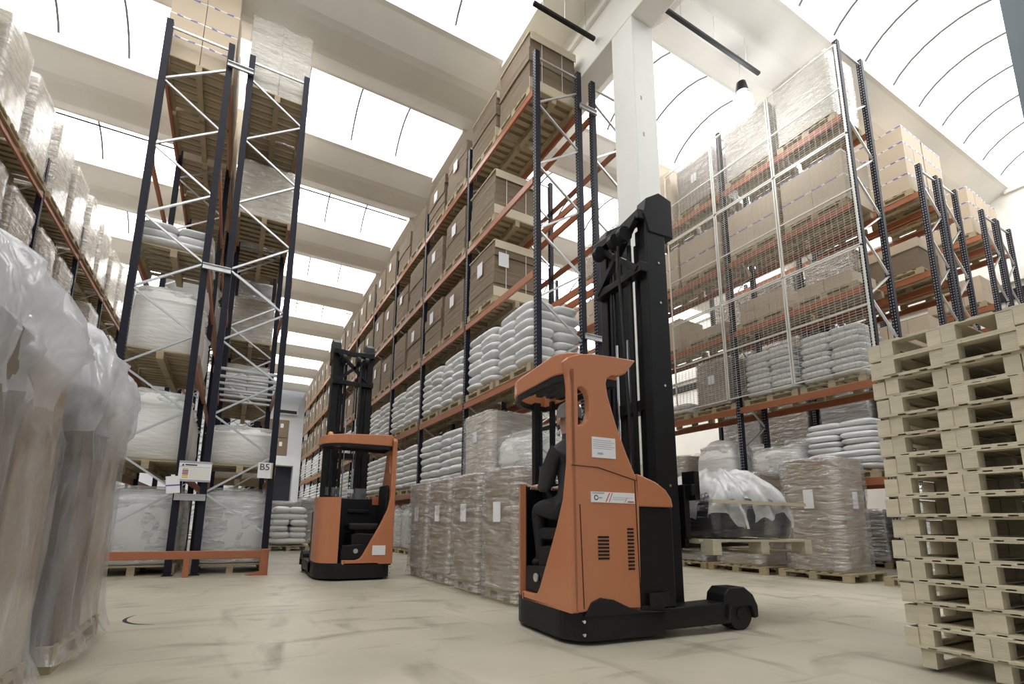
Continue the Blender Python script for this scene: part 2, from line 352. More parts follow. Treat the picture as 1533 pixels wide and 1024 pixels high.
rack('pallet_rack', 'mostly empty pallet rack back to back behind the centre carton rack', 5.56, 1.06, CY, 8, BAY, LV, 9.5, 'navy and orange pallet racks', brace_phase=(9.08, 8.45))
LY = 8.8
rack('pallet_rack', 'left pallet rack row carrying round white bulk bags', -1.75, 1.06, LY, 6, BAY, LV, 9.42, 'navy and orange pallet racks')
rack('pallet_rack', 'left pallet rack row carrying the B5 sign beside the aisle', -.44, 1.06, LY, 6, BAY, LV, 9.36, 'navy and orange pallet racks', brace_phase=(8.88, 8.25))
RLV = [1.75, 3.5, 5.3, 7.02, 8.92]
RXF, RY = 10.0, 4.1
rack('pallet_rack', 'right pallet rack closed off with wire mesh panels', RXF, 1.0, RY, 4, 2.68, RLV, 10.6, 'navy and orange pallet racks', special={1: [1.0]+RLV[1:]}, brace_phase=(8.9, 9.5))
FLV = [5.5, 7.4]
rack('pallet_rack', 'far left pallet rack partly hidden behind the left foreground loads', -5.0, 1.0, 4.0, 8, 2.7, FLV, 8.2, 'navy and orange pallet racks', detailed=0)
CLV = [2.9, 4.6, 6.4, 8.3]
for i, (x, lab) in enumerate(((13.0, 'pallet rack with blue-taped cartons just behind the mesh-fronted rack'), (14.0, 'pallet rack standing back to back behind the blue-taped cartons'), (16.35, 'distant right pallet rack with a tall carton stack on top'), (17.3, 'rearmost right pallet rack beside the right wall'))):
    rack('pallet_rack', lab, x, .9, RY, 2, 2.68, CLV, 8.95, 'navy and orange pallet racks', brace_phase=(8.5, 7.9), detailed=1)
# row spacers of the back-to-back rows
def spacer(x0, x1, y, z, lab):
    o = MB().box(x0, x1, y-.03, y-.015, z-.05, z+.05).box(x0, x1, y-.06, y-.03, z-.05, z-.04).box(x0, x1, y-.06, y-.03, z+.04, z+.05).build('row_spacer', 'galv'); tag(o, lab, 'bracket', 'row spacers between back-to-back racks')
for z, t in ((8.95, 'highest'), (5.0, 'middle'), (1.18, 'lowest')): spacer(-.77, -.35, LY-.05, z, '%s metal spacer joining the two left rack rows' % t)
for z, t in ((8.75, 'highest'), (4.1, 'lower')): spacer(5.24, 5.65, CY-.05, z, '%s metal spacer between the centre rack rows' % t)
# pallet support bars on the empty second level of the B5 row
for i in range(6):
    o = MB().box(-.4, .58, -.03, .03, 0, .045).build('support_bar', 'galv', bevel=.006); o.location = (0, 8.95+i*.5, 3.335)
    tag(o, 'pale metal cross bar spanning the left rack above the aisle-side bag, %s from the front' % nth(i), 'bar', 'pallet support bars')
# orange end guard rail of the left rack
g = empty('rack_guard', (-.4, LY-.28, 0)); tag(g, 'low orange steel guard rail protecting the left rack end', 'guard rail')
MB().box(-1.2, .98, -.03, .03, .26, .38).build('rail', 'rack_orange', g, bevel=.008)
MB().box(.9, 1.02, -.06, .06, 0, .40).build('end_post', 'rack_orange', g, bevel=.008)
MB().prism([(.7, 0), (1.02, 0), (1.02, .1)], 'y', -.05, .05).build('end_foot', 'rack_orange', g)
MB().box(-.13, -.05, -.03, .03, 0, .27).build('middle_post', 'rack_orange', g, bevel=.006)
MB().box(.9, .96, -.035, -.03, .27, .37).build('reflector', 'paper', g)
g = empty('rack_guard', (8.3, 7.75, 0)); tag(g, 'low orange steel rack foot guard behind the front truck', 'guard rail')
MB().box(-.3, .3, -.04, .04, .2, .3).build('rail', 'rack_orange', g); MB().box(-.3, -.2, -.05, .05, 0, .2).build('end_post', 'rack_orange', g); MB().box(.2, .3, -.05, .05, 0, .2).build('end_post', 'rack_orange', g)

# signs on the left rack
def text(body, size, mt, parent, loc, rot=(PI/2, 0, 0), align='CENTER'):
    cu = bpy.data.curves.new('lettering', 'FONT'); cu.body = body; cu.size = size; cu.align_x = align; cu.align_y = 'CENTER'; cu.extrude = .001
    o = bpy.data.objects.new('lettering', cu); COL.objects.link(o)
    dg = bpy.context.evaluated_depsgraph_get(); me = bpy.data.meshes.new_from_object(o.evaluated_get(dg)); bpy.data.objects.remove(o)
    me.materials.clear(); o = link('lettering', me, mt, parent); o.location = loc; o.rotation_euler = rot; return o
YS = LY-.075
s = empty('bay_sign', (.455, YS, 1.66)); tag(s, 'white sign reading B5 on the left rack post', 'sign')
MB().box(-.1, .1, -.006, .006, -.13, .13).build('panel', 'paper', s); text('B5', .15, 'print_black', s, (0, -.008, .05))
MB().box(.1, .125, -.004, .006, -.13, .13).build('edge_strip', 'card_beige', s)
s = empty('load_sign', (-.53, YS, 1.58)); tag(s, 'white load notice with yellow and red rows on the rack posts', 'sign')
MB().box(-.22, .22, -.006, .006, -.16, .16).build('panel', 'paper', s)
MB().box(-.22, .22, -.008, -.006, .125, .16).box(-.22, .22, -.008, -.006, -.16, -.13).box(-.215, .205, -.008, -.006, .065, .073).build('grey_border', 'print_grey', s)
MB().box(-.14, .02, -.008, -.006, .088, .108).build('heading_bar', 'print_black', s)
MB().prism([(-.19, .08), (-.165, .115), (-.15, .08)], 'y', -.008, -.006).build('triangle_mark', 'print_black', s)
for i, c_ in enumerate(('print_yellow', 'print_blue', 'print_red', 'print_red', 'print_yellow', 'print_yellow')): MB().box(-.17, -.09, -.008, -.006, .045-.027*i-.018, .045-.027*i).build('colour_row', c_, s)
MB().box(-.075, .195, -.008, -.006, -.12, .055).build('table_panel', 'strap', s)
s = empty('clipboard', (-.8, YS-.03, 1.36)); s.rotation_euler = (0, -.12, 0); tag(s, 'white paper booklet hanging from the left rack brace', 'document')
MB().box(-.09, .09, -.006, .006, -.13, .13).build('sheet', 'paper', s); MB().box(-.09, .09, -.008, -.006, -.02, 0).build('stripe', 'print_blue', s)

# ------------------------------------------------------------------ pallets
PZ = .144
def pallet_parts(lx, ly, nb=7, h=PZ, pair=False):
    """list of (name, box): deck boards run along x, stringers and skids along y"""
    out = []; t = h*.15; bw = .1
    for i in range(nb):
        y = -ly/2+bw/2+i*(ly-bw)/(nb-1); out.append(('deck_board', (-lx/2, lx/2, y-bw/2, y+bw/2, h-t, h)))
    for x in (-lx/2+.05, 0, lx/2-.05):
        out.append(('stringer', (x-.05, x+.05, -ly/2, ly/2, h-2*t, h-t)))
        out.append(('skid', (x-.05, x+.05, -ly/2, ly/2, 0, t)))
        for y in (-ly/2+.065, 0, ly/2-.065):
            if pair:
                e = -.6*ly/1.2 if y < -.1 else -.125 if y < .1 else ly/2-.25
                out.append(('block', (x-.05, x+.05, e, e+.118, t, h-2*t))); out.append(('block', (x-.05, x+.05, e+.13, e+.25, t, h-2*t)))
            else: out.append(('block', (x-.05, x+.05, y-.065, y+.065, t, h-2*t)))
    return out
def pallet(loc, label, lx=1.1, ly=1.2, parts=True, mt='wood', rz=0, h=PZ, pair=False, nb=7, group='wooden pallets'):
    if parts:
        p = empty('wooden_pallet', loc, rz)
        for n, b in pallet_parts(lx, ly, nb, h, pair):
            cx, cy, cz = (b[0]+b[1])/2, (b[2]+b[3])/2, (b[4]+b[5])/2; dx, dy, dz = (b[1]-b[0])/2, (b[3]-b[2])/2, (b[5]-b[4])/2
            link(n, boxmesh(n, -round(dx, 3), round(dx, 3), -round(dy, 3), round(dy, 3), -round(dz, 4), round(dz, 4), mt), None, p, loc=(cx, cy, cz))
    else:
        def f():
            mb = MB()
            for n, b in pallet_parts(lx, ly, nb, h, pair): mb.box(*b)
            me = mb.mesh('wooden_pallet'); me.materials.append(M[mt]); return me
        p = link('wooden_pallet', shared(('pal', lx, ly, mt, h, nb), f), None, loc=loc); p.rotation_euler = (0, 0, rz)
    return tag(p, label, 'pallet', group)

# ------------------------------------------------------------------ loads
def sack_mesh(lx, ly, h, key='sack'):
    def f():
        n, m_ = 18, 8; rows = []
        def sp(v, e): return math.copysign(abs(v)**e, v)
        for j in range(m_+1):
            ph = -PI/2+PI*j/m_; rows.append([])
            for i in range(n):
                th = 2*PI*i/n; x = sp(math.cos(ph), .55)*sp(math.cos(th), .45)*lx/2; y = sp(math.cos(ph), .55)*sp(math.sin(th), .45)*ly/2
                e = max(abs(x)/(lx/2), abs(y)/(ly/2)); z = sp(math.sin(ph), .75)*h/2*(1-.3*e**4); rows[-1].append((x, y, z))
        me = MB().grid(rows).mesh('sack', True); me.materials.append(M['sack']); return me
    return shared((key, lx, ly, h), f)
def sack_load(loc, label, lx=1.1, ly=1.2, layers=8, lh=.135, parts=True, group='palletised white sacks', cap=False, rng=None):
    rng = rng or random.Random(sum(ord(q)*(i+1) for i, q in enumerate(label)))
    if parts: t = empty('sack_load', loc)
    else: mb = MB()
    for L in range(layers):
        if L % 2: cells = [(i, j, 2, 2) for i in range(2) for j in range(2)]
        else: cells = [(i, 0, 2, 1) for i in range(2)] if L % 4 else [(0, j, 1, 2) for j in range(2)]
        for i, j, nx, ny in cells:
            if 0 < i < nx-1 and 0 < j < ny-1: continue
            sx, sy = lx/nx*1.04, ly/ny*1.04; me = sack_mesh(round(sx, 3), round(sy, 3), round(lh*1.22, 3))
            x = -lx/2+lx/nx*(i+.5)+rng.uniform(-.02, .02); y = -ly/2+ly/ny*(j+.5)+rng.uniform(-.02, .02); z = lh*(L+.5)+.034
            sh = 1-.05*max(0, L-layers+3); R_ = Matrix.Rotation(rng.uniform(-.05, .05), 4, 'Z')
            if parts:
                o = link('sack', me, None, t, loc=(x*sh, y*sh, z)); o.rotation_euler = (rng.uniform(-.03, .03), rng.uniform(-.03, .03), rng.uniform(-.05, .05))
            else: mb.add([R_ @ v.co + Vector((x*sh, y*sh, z)) for v in me.vertices], [tuple(p.vertices) for p in me.polygons])
    if not parts:
        t = mb.build('sack_load', 'sack', smooth=True); t.location = loc
    return tag(t, label, 'sacks', group)
def bundle_mesh(lx, ly, h, sd):
    def f():
        rng = random.Random(sd); mb = MB(); n = 6; per = []
        def ring(z, o):
            pts = []
            for k, (ax, ay, bx, by) in enumerate(((-1,-1,1,-1),(1,-1,1,1),(1,1,-1,1),(-1,1,-1,-1))):
                for i in range(n):
                    t = i/n; bul = 1+.025*math.sin(PI*t); pts.append(((ax+(bx-ax)*t)*lx/2*(bul if k in (1, 3) else 1)*o, (ay+(by-ay)*t)*ly/2*(bul if k in (0, 2) else 1)*o, z))
            return pts
        rows = []; L = max(2, int(h/.035))
        for i in range(L+1): rows.append(ring(h*i/L, 1+rng.uniform(-.006, .006)))
        me = mb.grid(rows, cap_top=True, cap_bot=True).mesh('carton_bundle'); me.materials.append(M['card_brown']); return me
    return shared(('bundle', lx, ly, h, sd), f)
def bundle_load(loc, label, lx=1.05, ly=1.12, h=1.1, parts=True, board=False, sheet=True, group='stacks of flat brown cartons', rng=None):
    rng = rng or random.Random(sum(ord(q)*(i+1) for i, q in enumerate(label))); n = 4; hh = round(h/n, 3)
    if parts:
        t = empty('carton_stack', loc)
        for i in range(n):
            z0 = i*hh; o = link('carton_bundle', bundle_mesh(lx, ly, round(hh-.004, 3), rng.randint(0, 3)), None, t, loc=(rng.uniform(-.015, .015), rng.uniform(-.015, .015), z0)); 
            if i == n-1 and rng.random() < .4: o.scale = (.96, .97, 1)
        for q in (-.25, .2): MB().box(lx*q-.006, lx*q+.006, -ly/2-.03, -ly/2-.024, 0, h).build('strap', 'strap', t)
        if board:
            MB().box(-lx/2-.02, lx/2+.02, -ly/2-.02, ly/2, h, h+.02).build('cover_board', 'board_beige', t); MB().box(-lx/2, lx/2+.02, -ly/2-.04, -ly/2-.03, h-.15, h+.02).build('edge_board', 'board_beige', t); MB().box(-lx/2-.03, lx/2, -ly/2-.045, -ly/2-.03, 0, .2).build('edge_board', 'board_beige', t)
        if sheet:
            MB().box(-lx/2-.042, -lx/2-.036, -ly*.1, ly*.1, h*.55, h*.8).build('paper_label', 'paper', t)
            if rng.random() < .7: MB().box(-lx*.42, -lx*.2, -ly/2-.04, -ly/2-.034, h*.55, h*.8).build('paper_label', 'paper', t)
    else:
        mb = MB(); me = bundle_mesh(lx, ly, round(h, 3), rng.randint(0, 3)); mb.add([v.co for v in me.vertices], [tuple(p.vertices) for p in me.polygons])
        t = mb.build('carton_stack', 'card_brown'); t.location = loc
        if sheet: MB().box(-lx/2-.042, -lx/2-.036, -ly*.1, ly*.1, h*.55, h*.8).build('paper_label', 'paper', t)
    return tag(t, label, 'carton stack', group)
def carton_load(loc, label, nx, ny, nz_, lx=1.08, ly=1.15, h=1.3, mt='card_beige', tape=True, group='stacks of beige cartons', wrap=False, skip=()):
    t = empty('carton_stack', loc); sx, sy, sz = lx/nx, ly/ny, h/nz_
    me = boxmesh('carton', round(-sx/2+.004, 3), round(sx/2-.004, 3), round(-sy/2+.004, 3), round(sy/2-.004, 3), 0, round(sz-.004, 3), mt)
    tp = None
    if tape:
        def f():
            w_ = .03; x_, y_, z_ = sx/2-.001, sy/2-.001, sz-.004
            m_ = MB().box(-x_, x_, -y_-.0, -y_+.004, z_-w_, z_).box(-x_, -x_+.004, -y_, y_, z_-w_, z_).mesh('tape'); m_.materials.append(M['tape']); return m_
        tp = shared(('tape', round(sx, 3), round(sy, 3), round(sz, 3)), f)
    for k in range(nz_):
        for i in range(nx):
            for j in range(ny):
                if (i, j, k) in skip or (0 < i < nx-1 and 0 < j < ny-1): continue
                o = link('carton', me, None, t, loc=(-lx/2+sx*(i+.5)+random.uniform(-.004, .004), -ly/2+sy*(j+.5)+random.uniform(-.004, .004), k*sz))
                if tp and (j == 0 or i == 0): link('printed_tape', tp, None, o)
    if wrap: shell(t, lx/2+.02, ly/2+.02, .014, h+.02, 'film', .012)
    return tag(t, label, 'carton stack', group)
def ring_pts(hx, hy, r, n=8, per=10):
    """rounded rectangle outline with evenly subdivided sides"""
    pts = []
    for cx, cy, a0 in ((hx-r, hy-r, 0), (-hx+r, hy-r, PI/2), (-hx+r, -hy+r, PI), (hx-r, -hy+r, 3*PI/2)):
        for i in range(n+1): a = a0+PI/2*i/n; pts.append((cx+r*math.cos(a), cy+r*math.sin(a)))
    out = []
    for a, b in zip(pts, pts[1:]+pts[:1]):
        d = math.hypot(b[0]-a[0], b[1]-a[1]); k = max(1, int(d/(max(hx, hy)*2/per)))
        out += [(a[0]+(b[0]-a[0])*i/k, a[1]+(b[1]-a[1])*i/k) for i in range(k)]
    return out
def shell(parent, hx, hy, z0, z1, mt, amp, skirt=0, r=.06, seed=0, name='stretch_film', nz_rows=12, roof=True):
    base = ring_pts(hx, hy, r, 4, 14); rows = []
    for j in range(nz_rows+1):
        t = j/nz_rows; z = z0+(z1-z0)*t; row = []
        for x, y in base:
            d = math.hypot(x, y); o = amp*(nz(x+seed, y, z, 5)+.6*nz(x, y+seed, z*2.5, 9)); fl_ = skirt*max(0, 1-t*5)**2
            row.append((x*(1+(o+fl_)/d), y*(1+(o+fl_)/d), z+.01*nz(x, y, seed, 4)))
        rows.append(row)
    if roof:
        top = rows[-1]
        for s_ in (.75, .4, .05): rows.append([(x*s_, y*s_, z1+.02*(1-s_)+amp*nz(x*s_, y*s_, seed, 6)) for x, y, z in top])
    return MB().grid(rows).build(name, mt, parent, smooth=True)
def box_load(loc, label, lx, ly, h, mt, cat='wrapped load', group=None, seed=0, lab=True, name='wrapped_load', r=.05, amp=.012):
    t = empty(name, loc)
    shell(t, lx/2, ly/2, .014, h, mt, amp, seed=seed, r=r, name='wrapped_box')
    if lab: MB().box(-lx/2-.03, -lx/2-.02, -.08, .08, h*.5, h*.68).build('paper_label', 'paper', t)
    shell(t, lx/2+.02, ly/2+.02, .014, h+.015, 'film', amp*1.5, skirt=.02, seed=seed+3, r=r+.02)
    return tag(t, label, cat, group)
def bag_load(loc, label, rx=.52, ry=.52, h=1.3, neck=.25, mt='bag', cat='bulk bag', group='white bulk bags', seed=0, sq=.5):
    rows = []; n = 36
    prof_ = [(0, .9), (.04, .98), (.3, 1.02), (.62, 1.02), (.76, .98), (.84, .9), (.91, .74), (.96, .5), (.99, .25), (1.0, .06)] if neck else [(0, .9), (.04, .98), (.3, 1.02), (.7, 1.02), (.88, .97), (.95, .85), (.99, .6), (1.0, .1)]
    def sp(v, e): return math.copysign(abs(v)**e, v)
    for t, k in prof_:
        row = []
        for i in range(n):
            a = 2*PI*i/n; x, y = sp(math.cos(a), sq)*rx*k, sp(math.sin(a), sq)*ry*k; d = max(.05, math.hypot(x, y))
            o = .035*nz(x+seed, y, t*1.5, 3.5)+.014*nz(x*2, y*2+seed, t*7, 5); row.append((x*(1+o/d), y*(1+o/d), t*h+(.09 if neck else .03)*nz(x, y, seed, 3)*t**4))
        rows.append(row)
    t_ = empty('bulk_bag', loc); MB().grid(rows, cap_top=True, cap_bot=True).build('bag_body', mt, t_, smooth=True)
    if neck:
        shell(t_, rx*.9, ry*.9, h*.72, h*.9, 'film_loose', .06, skirt=.1, seed=seed+2, r=.2, name='crumpled_top')
    else: shell(t_, rx*1.02, ry*1.02, .02, h+.02, 'film', .02, seed=seed, r=.2)
    return tag(t_, label, cat, group)
def octabin(loc, label, hx=.55, hy=.42, h=1.3, ch=.16, seed=0, mt='card_wrapped', lid=.3, group='wrapped octagonal cardboard bins', film_on=True, film_z=.014):
    def oc(k): a, b, c_ = hx*k, hy*k, ch; return [(-a+c_, -b), (a-c_, -b), (a, -b+c_), (a, b-c_), (a-c_, b), (-a+c_, b), (-a, b-c_), (-a, -b+c_)]
    t = empty('octagonal_bin', loc)
    MB().prism(oc(1), 'z', 0, h-.01).build('body', mt, t, bevel=.006); MB().prism(oc(1.02), 'z', h-lid, h).build('lid', mt, t, bevel=.006)
    MB().box(-hx-.025, -hx-.015, -.1, .06, h*.55, h*.72).build('paper_label', 'paper', t)
    MB().box(-.08, .08, -hy-.02, -hy-.012, h*.55, h*.7).build('paper_label', 'paper', t)
    if film_on: shell(t, hx*1.04, hy*1.05, film_z, h+.012, 'film', .016, skirt=.028 if film_z < 0 else .0, r=ch*.8, seed=seed, nz_rows=26)
    return tag(t, label, 'bin', group)

# --- centre rack contents
def cpos(k, j): return CY+BAY*k+(.72 if j == 0 else 2.03)
CXM = 4.25+.53
def place(kind, x, y, z, where, parts, lx=1.1, ly=1.2, **kw):
    pallet((x, y, z), 'wooden pallet under the load on %s' % where, lx=lx, ly=ly, parts=parts)
    return kind((x, y, z+PZ), parts=parts, **kw)
seq = {z: 0 for z in LV}
for z in LV:
    idx = 0
    for k in range(11):
        for j in (0, 1):
            if (k, j) == (0, 0) and z in (5.14, 6.94): continue
            if z == 1.6 and k == 0: continue
            where = '%s level of centre rack, %s from near end' % (LVN[z], nth(idx)); idx += 1
            det = k < 2 or (k == 2 and z > 3); y = cpos(k, j); rng = random.Random(k*7+j*3+int(z*10))
            if z > 4:
                h = {(0, 0): 1.22}.get((k, j), rng.choice((1.0, 1.08, 1.14, 1.2))); 
                if z == 5.14 and (k, j) == (0, 1): h = 1.2
                place(bundle_load, CXM, y, z, where, det, label='flat brown carton stack on %s' % where, h=h, board=(k == 0), sheet=(rng.random() < .6 or k > 2), rng=rng)
            else:
                place(sack_load, CXM, y, z, where, det and z > 3 or (k == 1), label='white sack stack on %s' % where, layers=7 if z > 3 else 7, lh=.165, rng=rng)
# bay 0 of the lowest level: cardboard bin and a slumped white bag
pallet((CXM, cpos(0, 1), 1.6), 'wooden pallet under the pale cardboard bin in the centre rack')
octabin((CXM-.05, cpos(0, 1), 1.6+PZ), 'pale octagonal cardboard bin on lowest level of the centre rack', hx=.55, hy=.58, h=1.22, mt='card_pale_wrapped', lid=.2, seed=4)
pallet((CXM, cpos(0, 0), 1.6), 'wooden pallet under the slumped white bag in the centre rack')
bag_load((CXM-.02, cpos(0, 0), 1.6+PZ), 'slumped white bag on lowest level of the centre rack, nearest end', rx=.55, ry=.58, h=.62, neck=0, seed=9)
# ground level under the centre rack
idx = 0
for k in range(1, 6):
    for j in (0, 1):
        where = 'floor under centre rack, %s from near end' % nth(idx); idx += 1
        pallet((CXM, cpos(k, j), 0), 'wooden pallet on the %s' % where, parts=False)
        bag_load((CXM, cpos(k, j), PZ), 'white wrapped bag on the %s' % where, rx=.54, ry=.56, h=1.15, neck=0, mt='bag_wrapped', seed=k*3+j, group='wrapped bags under the centre rack')
# a few loads on the row behind
for i, (k, j, z) in enumerate(((2, 0, 5.14), (2, 1, 5.14), (3, 0, 5.14), (2, 0, 3.37), (3, 1, 3.37), (1, 1, 3.37), (3, 0, 6.94))):
    pallet((6.1, cpos(k, j), z), 'wooden pallet on %s level behind the centre rack, %s' % (LVN[z], slot(k, j)), parts=False)
    box_load((6.1, cpos(k, j), z+PZ), 'film-wrapped grey box on %s level behind the centre rack, %s' % (LVN[z], slot(k, j)), 1.0, 1.1, 1.0, 'card_grey_wrapped', group='wrapped boxes on the row behind the centre rack', seed=i, lab=False)

# --- left rack contents
LXA, LXB = -1.22, .09
def lpos(k, j): return LY+BAY*k+(.74 if j == 0 else 2.04)
n_ = 0
for k in range(5):
    for j in (0, 1):
        w_ = nth(n_); n_ += 1
        pallet((LXA, lpos(k, j), 8.74), 'wooden pallet on top level of left outer rack row, %s from front' % w_, parts=k < 2)
        pallet((LXB, lpos(k, j), 8.74), 'wooden pallet on top level of the B5 rack row, %s from front' % w_, parts=k < 2)
        carton_load((LXA, lpos(k, j), 8.74+PZ), 'blue-taped beige cartons on top level of left outer rack row, %s from front' % w_, 2, 2, 4 if k == 0 else 3, h=1.8 if k == 0 else 1.4)
        carton_load((LXB, lpos(k, j), 8.74+PZ), 'pale film-wrapped cartons on top level of the B5 rack row, %s from front' % w_, 2, 2, 4, h=1.55, mt='card_pale_wrapped', tape=False, wrap=(k == 0), group='pale wrapped cartons')
pallet((LXA, lpos(0, 0), 5.14), 'wooden pallet under the low white sack load in the left rack')
sack_load((LXA, lpos(0, 0), 5.14+PZ), 'low white sack load two shelves above the upper bulk bag', layers=3, lh=.14)
pallet((LXA, lpos(0, 0), 3.37), 'wooden pallet under the upper round bulk bag'); bag_load((LXA, lpos(0, 0), 3.37+PZ), 'tall round white bulk bag on second level of left outer row', h=1.22, neck=.2, seed=2)
pallet((LXA, lpos(0, 0), 1.6), 'wooden pallet under the lower round bulk bag'); bag_load((LXA, lpos(0, 0), 1.6+PZ), 'round white bulk bag on lowest level of left outer row', h=1.25, neck=.2, seed=5)
pallet((LXA, lpos(0, 0), 0), 'wooden pallet on the floor under left outer row', parts=True); bag_load((LXA, lpos(0, 0), PZ), 'film-wrapped square white bag on floor behind the guard rail left side', h=1.18, neck=0, mt='bag_wrapped', seed=7, sq=.3)
pallet((LXB, lpos(0, 0), 0), 'wooden pallet on the floor under the B5 row'); bag_load((LXB, lpos(0, 0), PZ), 'film-wrapped square white bag on floor under the B5 sign', h=1.2, neck=0, mt='bag_wrapped', seed=8, sq=.3)
pallet((LXB, lpos(0, 0), 1.6), 'wooden pallet behind the B5 sign'); bag_load((LXB, lpos(0, 0), 1.6+PZ), 'lumpy white wrapped bag above the B5 sign', h=.75, neck=.22, mt='bag', seed=11)
pallet((LXB, lpos(0, 1), 6.94), 'wooden pallet under the brown wrapped box high in the B5 row'); box_load((LXB, lpos(0, 1), 6.94+PZ), 'brown film-wrapped box high in the B5 rack row', 1.05, 1.15, 1.2, 'card_pale_wrapped', seed=3)
n_ = 0
for k, j, z, kind in ((1, 0, 6.94, 'g'), (1, 1, 5.14, 'c'), (1, 0, 3.37, 's'), (1, 1, 3.37, 'c'), (1, 0, 1.6, 'b'), (1, 1, 1.6, 'b'), (2, 0, 5.14, 'g'), (2, 1, 6.94, 'g')):
    w_ = '%s level, %s' % (LVN[z], slot(k, j)); n_ += 1
    pallet((LXB, lpos(k, j), z), 'wooden pallet deep in the B5 rack row, %s' % w_, parts=False)
    if kind == 'g': box_load((LXB, lpos(k, j), z+PZ), 'grey wrapped load deep in the B5 rack row, %s' % w_, 1.05, 1.15, 1.1, 'card_grey_wrapped', seed=n_, lab=False)
    elif kind == 'c': box_load((LXB, lpos(k, j), z+PZ), 'pale wrapped carton deep in the B5 rack row, %s' % w_, .95, 1.1, 1.15, 'card_pale_wrapped', seed=n_)
    elif kind == 's': sack_load((LXB, lpos(k, j), z+PZ), 'white sack load deep in the B5 rack row, %s' % w_, layers=4, parts=False)
    else: bag_load((LXB, lpos(k, j), z+PZ), 'white bulk bag deep in the B5 rack row, %s' % w_, h=1.1, seed=n_)
for n_, (k, j, z) in enumerate(((0, 1, 3.37), (0, 1, 1.6), (0, 1, 0), (1, 0, 5.14), (1, 1, 5.14))):
    pallet((LXA, lpos(k, j), z), 'wooden pallet in left outer row, %s, %s' % (LVN[z]+' level' if z else 'floor', slot(k, j)), parts=False)
    bag_load((LXA, lpos(k, j), z+PZ), 'white bulk bag in left outer row, %s, %s' % (LVN[z]+' level' if z else 'floor', slot(k, j)), h=1.15, neck=.2 if z else 0, seed=20+n_)
# --- far left rack: tall pale wrapped cartons
n_ = 0
for k in range(1, 8):
    for j in (0, 1):
        y = 4.0+2.7*k+(.7 if j == 0 else 2.0); w_ = nth(n_); n_ += 1
        pallet((-4.5, y, 7.4), 'wooden pallet on upper level of far left rack, %s from the near end' % w_, parts=False)
        box_load((-4.5, y, 7.4+PZ), 'tall pale wrapped carton on upper level of far left rack, %s from near end' % w_, 1.05, .98, random.choice((1.7, 1.78, 1.6)), 'card_pale_wrapped', group='tall pale wrapped cartons', seed=n_*5, lab=False, amp=.014)
        pallet((-4.5, y, 5.5), 'wooden pallet on lower level of far left rack, %s from the near end' % w_, parts=False)
        if k < 4 or j: box_load((-4.5, y, 5.5+PZ), 'wrapped grey carton on lower level of far left rack, %s from near end' % w_, 1.0, 1.0, 1.1, 'card_wrapped', group='wrapped cartons low in the far left rack', seed=n_*5+1, lab=False)

# --- right mesh-fronted rack contents
RXM = RXF+.5
def rpos(k, j): return RY+2.68*k+(.72 if j == 0 else 1.98)
def rp(y, z, lab, parts=True, lx=1.0, ly=1.15): pallet((RXM, y, z), lab, lx=lx, ly=ly, parts=parts)
for i, (k, j, kind, h) in enumerate(((0, 0, 'w', 1.5), (0, 1, 'w', 1.35), (1, 0, 'p', 1.3), (1, 1, 'c', 1.55), (2, 0, 'g', 1.2), (2, 1, 'p', 1.2))):
    w_ = nth(i); y = rpos(k, j); rp(y, 8.92, 'wooden pallet on top level behind the mesh, %s from near end' % w_, parts=k < 1)
    lab = '%s on top level behind the mesh, ' + w_ + ' from near end'
    if kind == 'w': box_load((RXM, y, 8.92+PZ), lab % 'pale wrapped box', 1.0, 1.1, h, 'card_pale_wrapped', seed=i+40, lab=False)
    elif kind == 'p': box_load((RXM, y, 8.92+PZ), lab % 'beige wrapped box', 1.0, 1.1, h, 'card_wrapped', seed=i+40)
    elif kind == 'g': box_load((RXM, y, 8.92+PZ), lab % 'dark wrapped box', 1.0, 1.1, h, 'card_grey_wrapped', seed=i+40, lab=False)
    else: carton_load((RXM, y, 8.92+PZ), lab % 'tall plain carton stack', 2, 2, 5, lx=1.0, ly=1.0, h=h, tape=False)
for i in range(6):
    k, j = divmod(i, 2); rp(rpos(k, j), 7.02, 'wooden pallet on fourth level behind the mesh, %s from near end' % nth(i), parts=k < 2)
    carton_load((RXM, rpos(k, j), 7.02+PZ), 'blue-taped beige cartons on fourth level behind the mesh, %s from near end' % nth(i), 2, 2, 2, lx=1.0, ly=1.2, h=1.05)
for i, (k, j, spec) in enumerate(((0, 0, (2, 4, 1, .28)), (0, 1, (2, 3, 2, .5)), (1, 0, (2, 4, 1, .25)), (1, 1, (2, 3, 3, .8)), (2, 0, (2, 3, 2, .6)))):
    rp(rpos(k, j), 5.3, 'wooden pallet on third level behind the mesh, %s from near end' % nth(i), parts=k < 2)
    carton_load((RXM, rpos(k, j), 5.3+PZ), 'small brown cartons on third level behind the mesh, %s from near end' % nth(i), spec[0], spec[1], spec[2], lx=.9, ly=1.0, h=spec[3], tape=False, group='small cartons behind the mesh')
for i, y in enumerate((RY+.75, RY+1.95)):
    rp(y, 3.5, 'wooden pallet under the %s white sack load behind the mesh' % ('right' if i == 0 else 'left')); t = sack_load((RXM, y, 3.5+PZ), 'film-wrapped white sack load behind the mesh, %s one' % ('right' if i == 0 else 'left'), lx=1.0, ly=1.1, layers=8, lh=.125)
rp(RY+3.3, 3.5, 'wooden pallet under the tall brown wrapped load behind the mesh'); box_load((RXM, RY+3.3, 3.5+PZ), 'brown film-wrapped load behind the mesh left of the white sacks', 1.0, .85, 1.15, 'card_wrapped', seed=61)
rp(RY+4.6, 3.5, 'wooden pallet under the low white load near the column'); sack_load((RXM, RY+4.6, 3.5+PZ), 'low white sack load behind the mesh near the column', layers=2, lh=.14, lx=1.0)
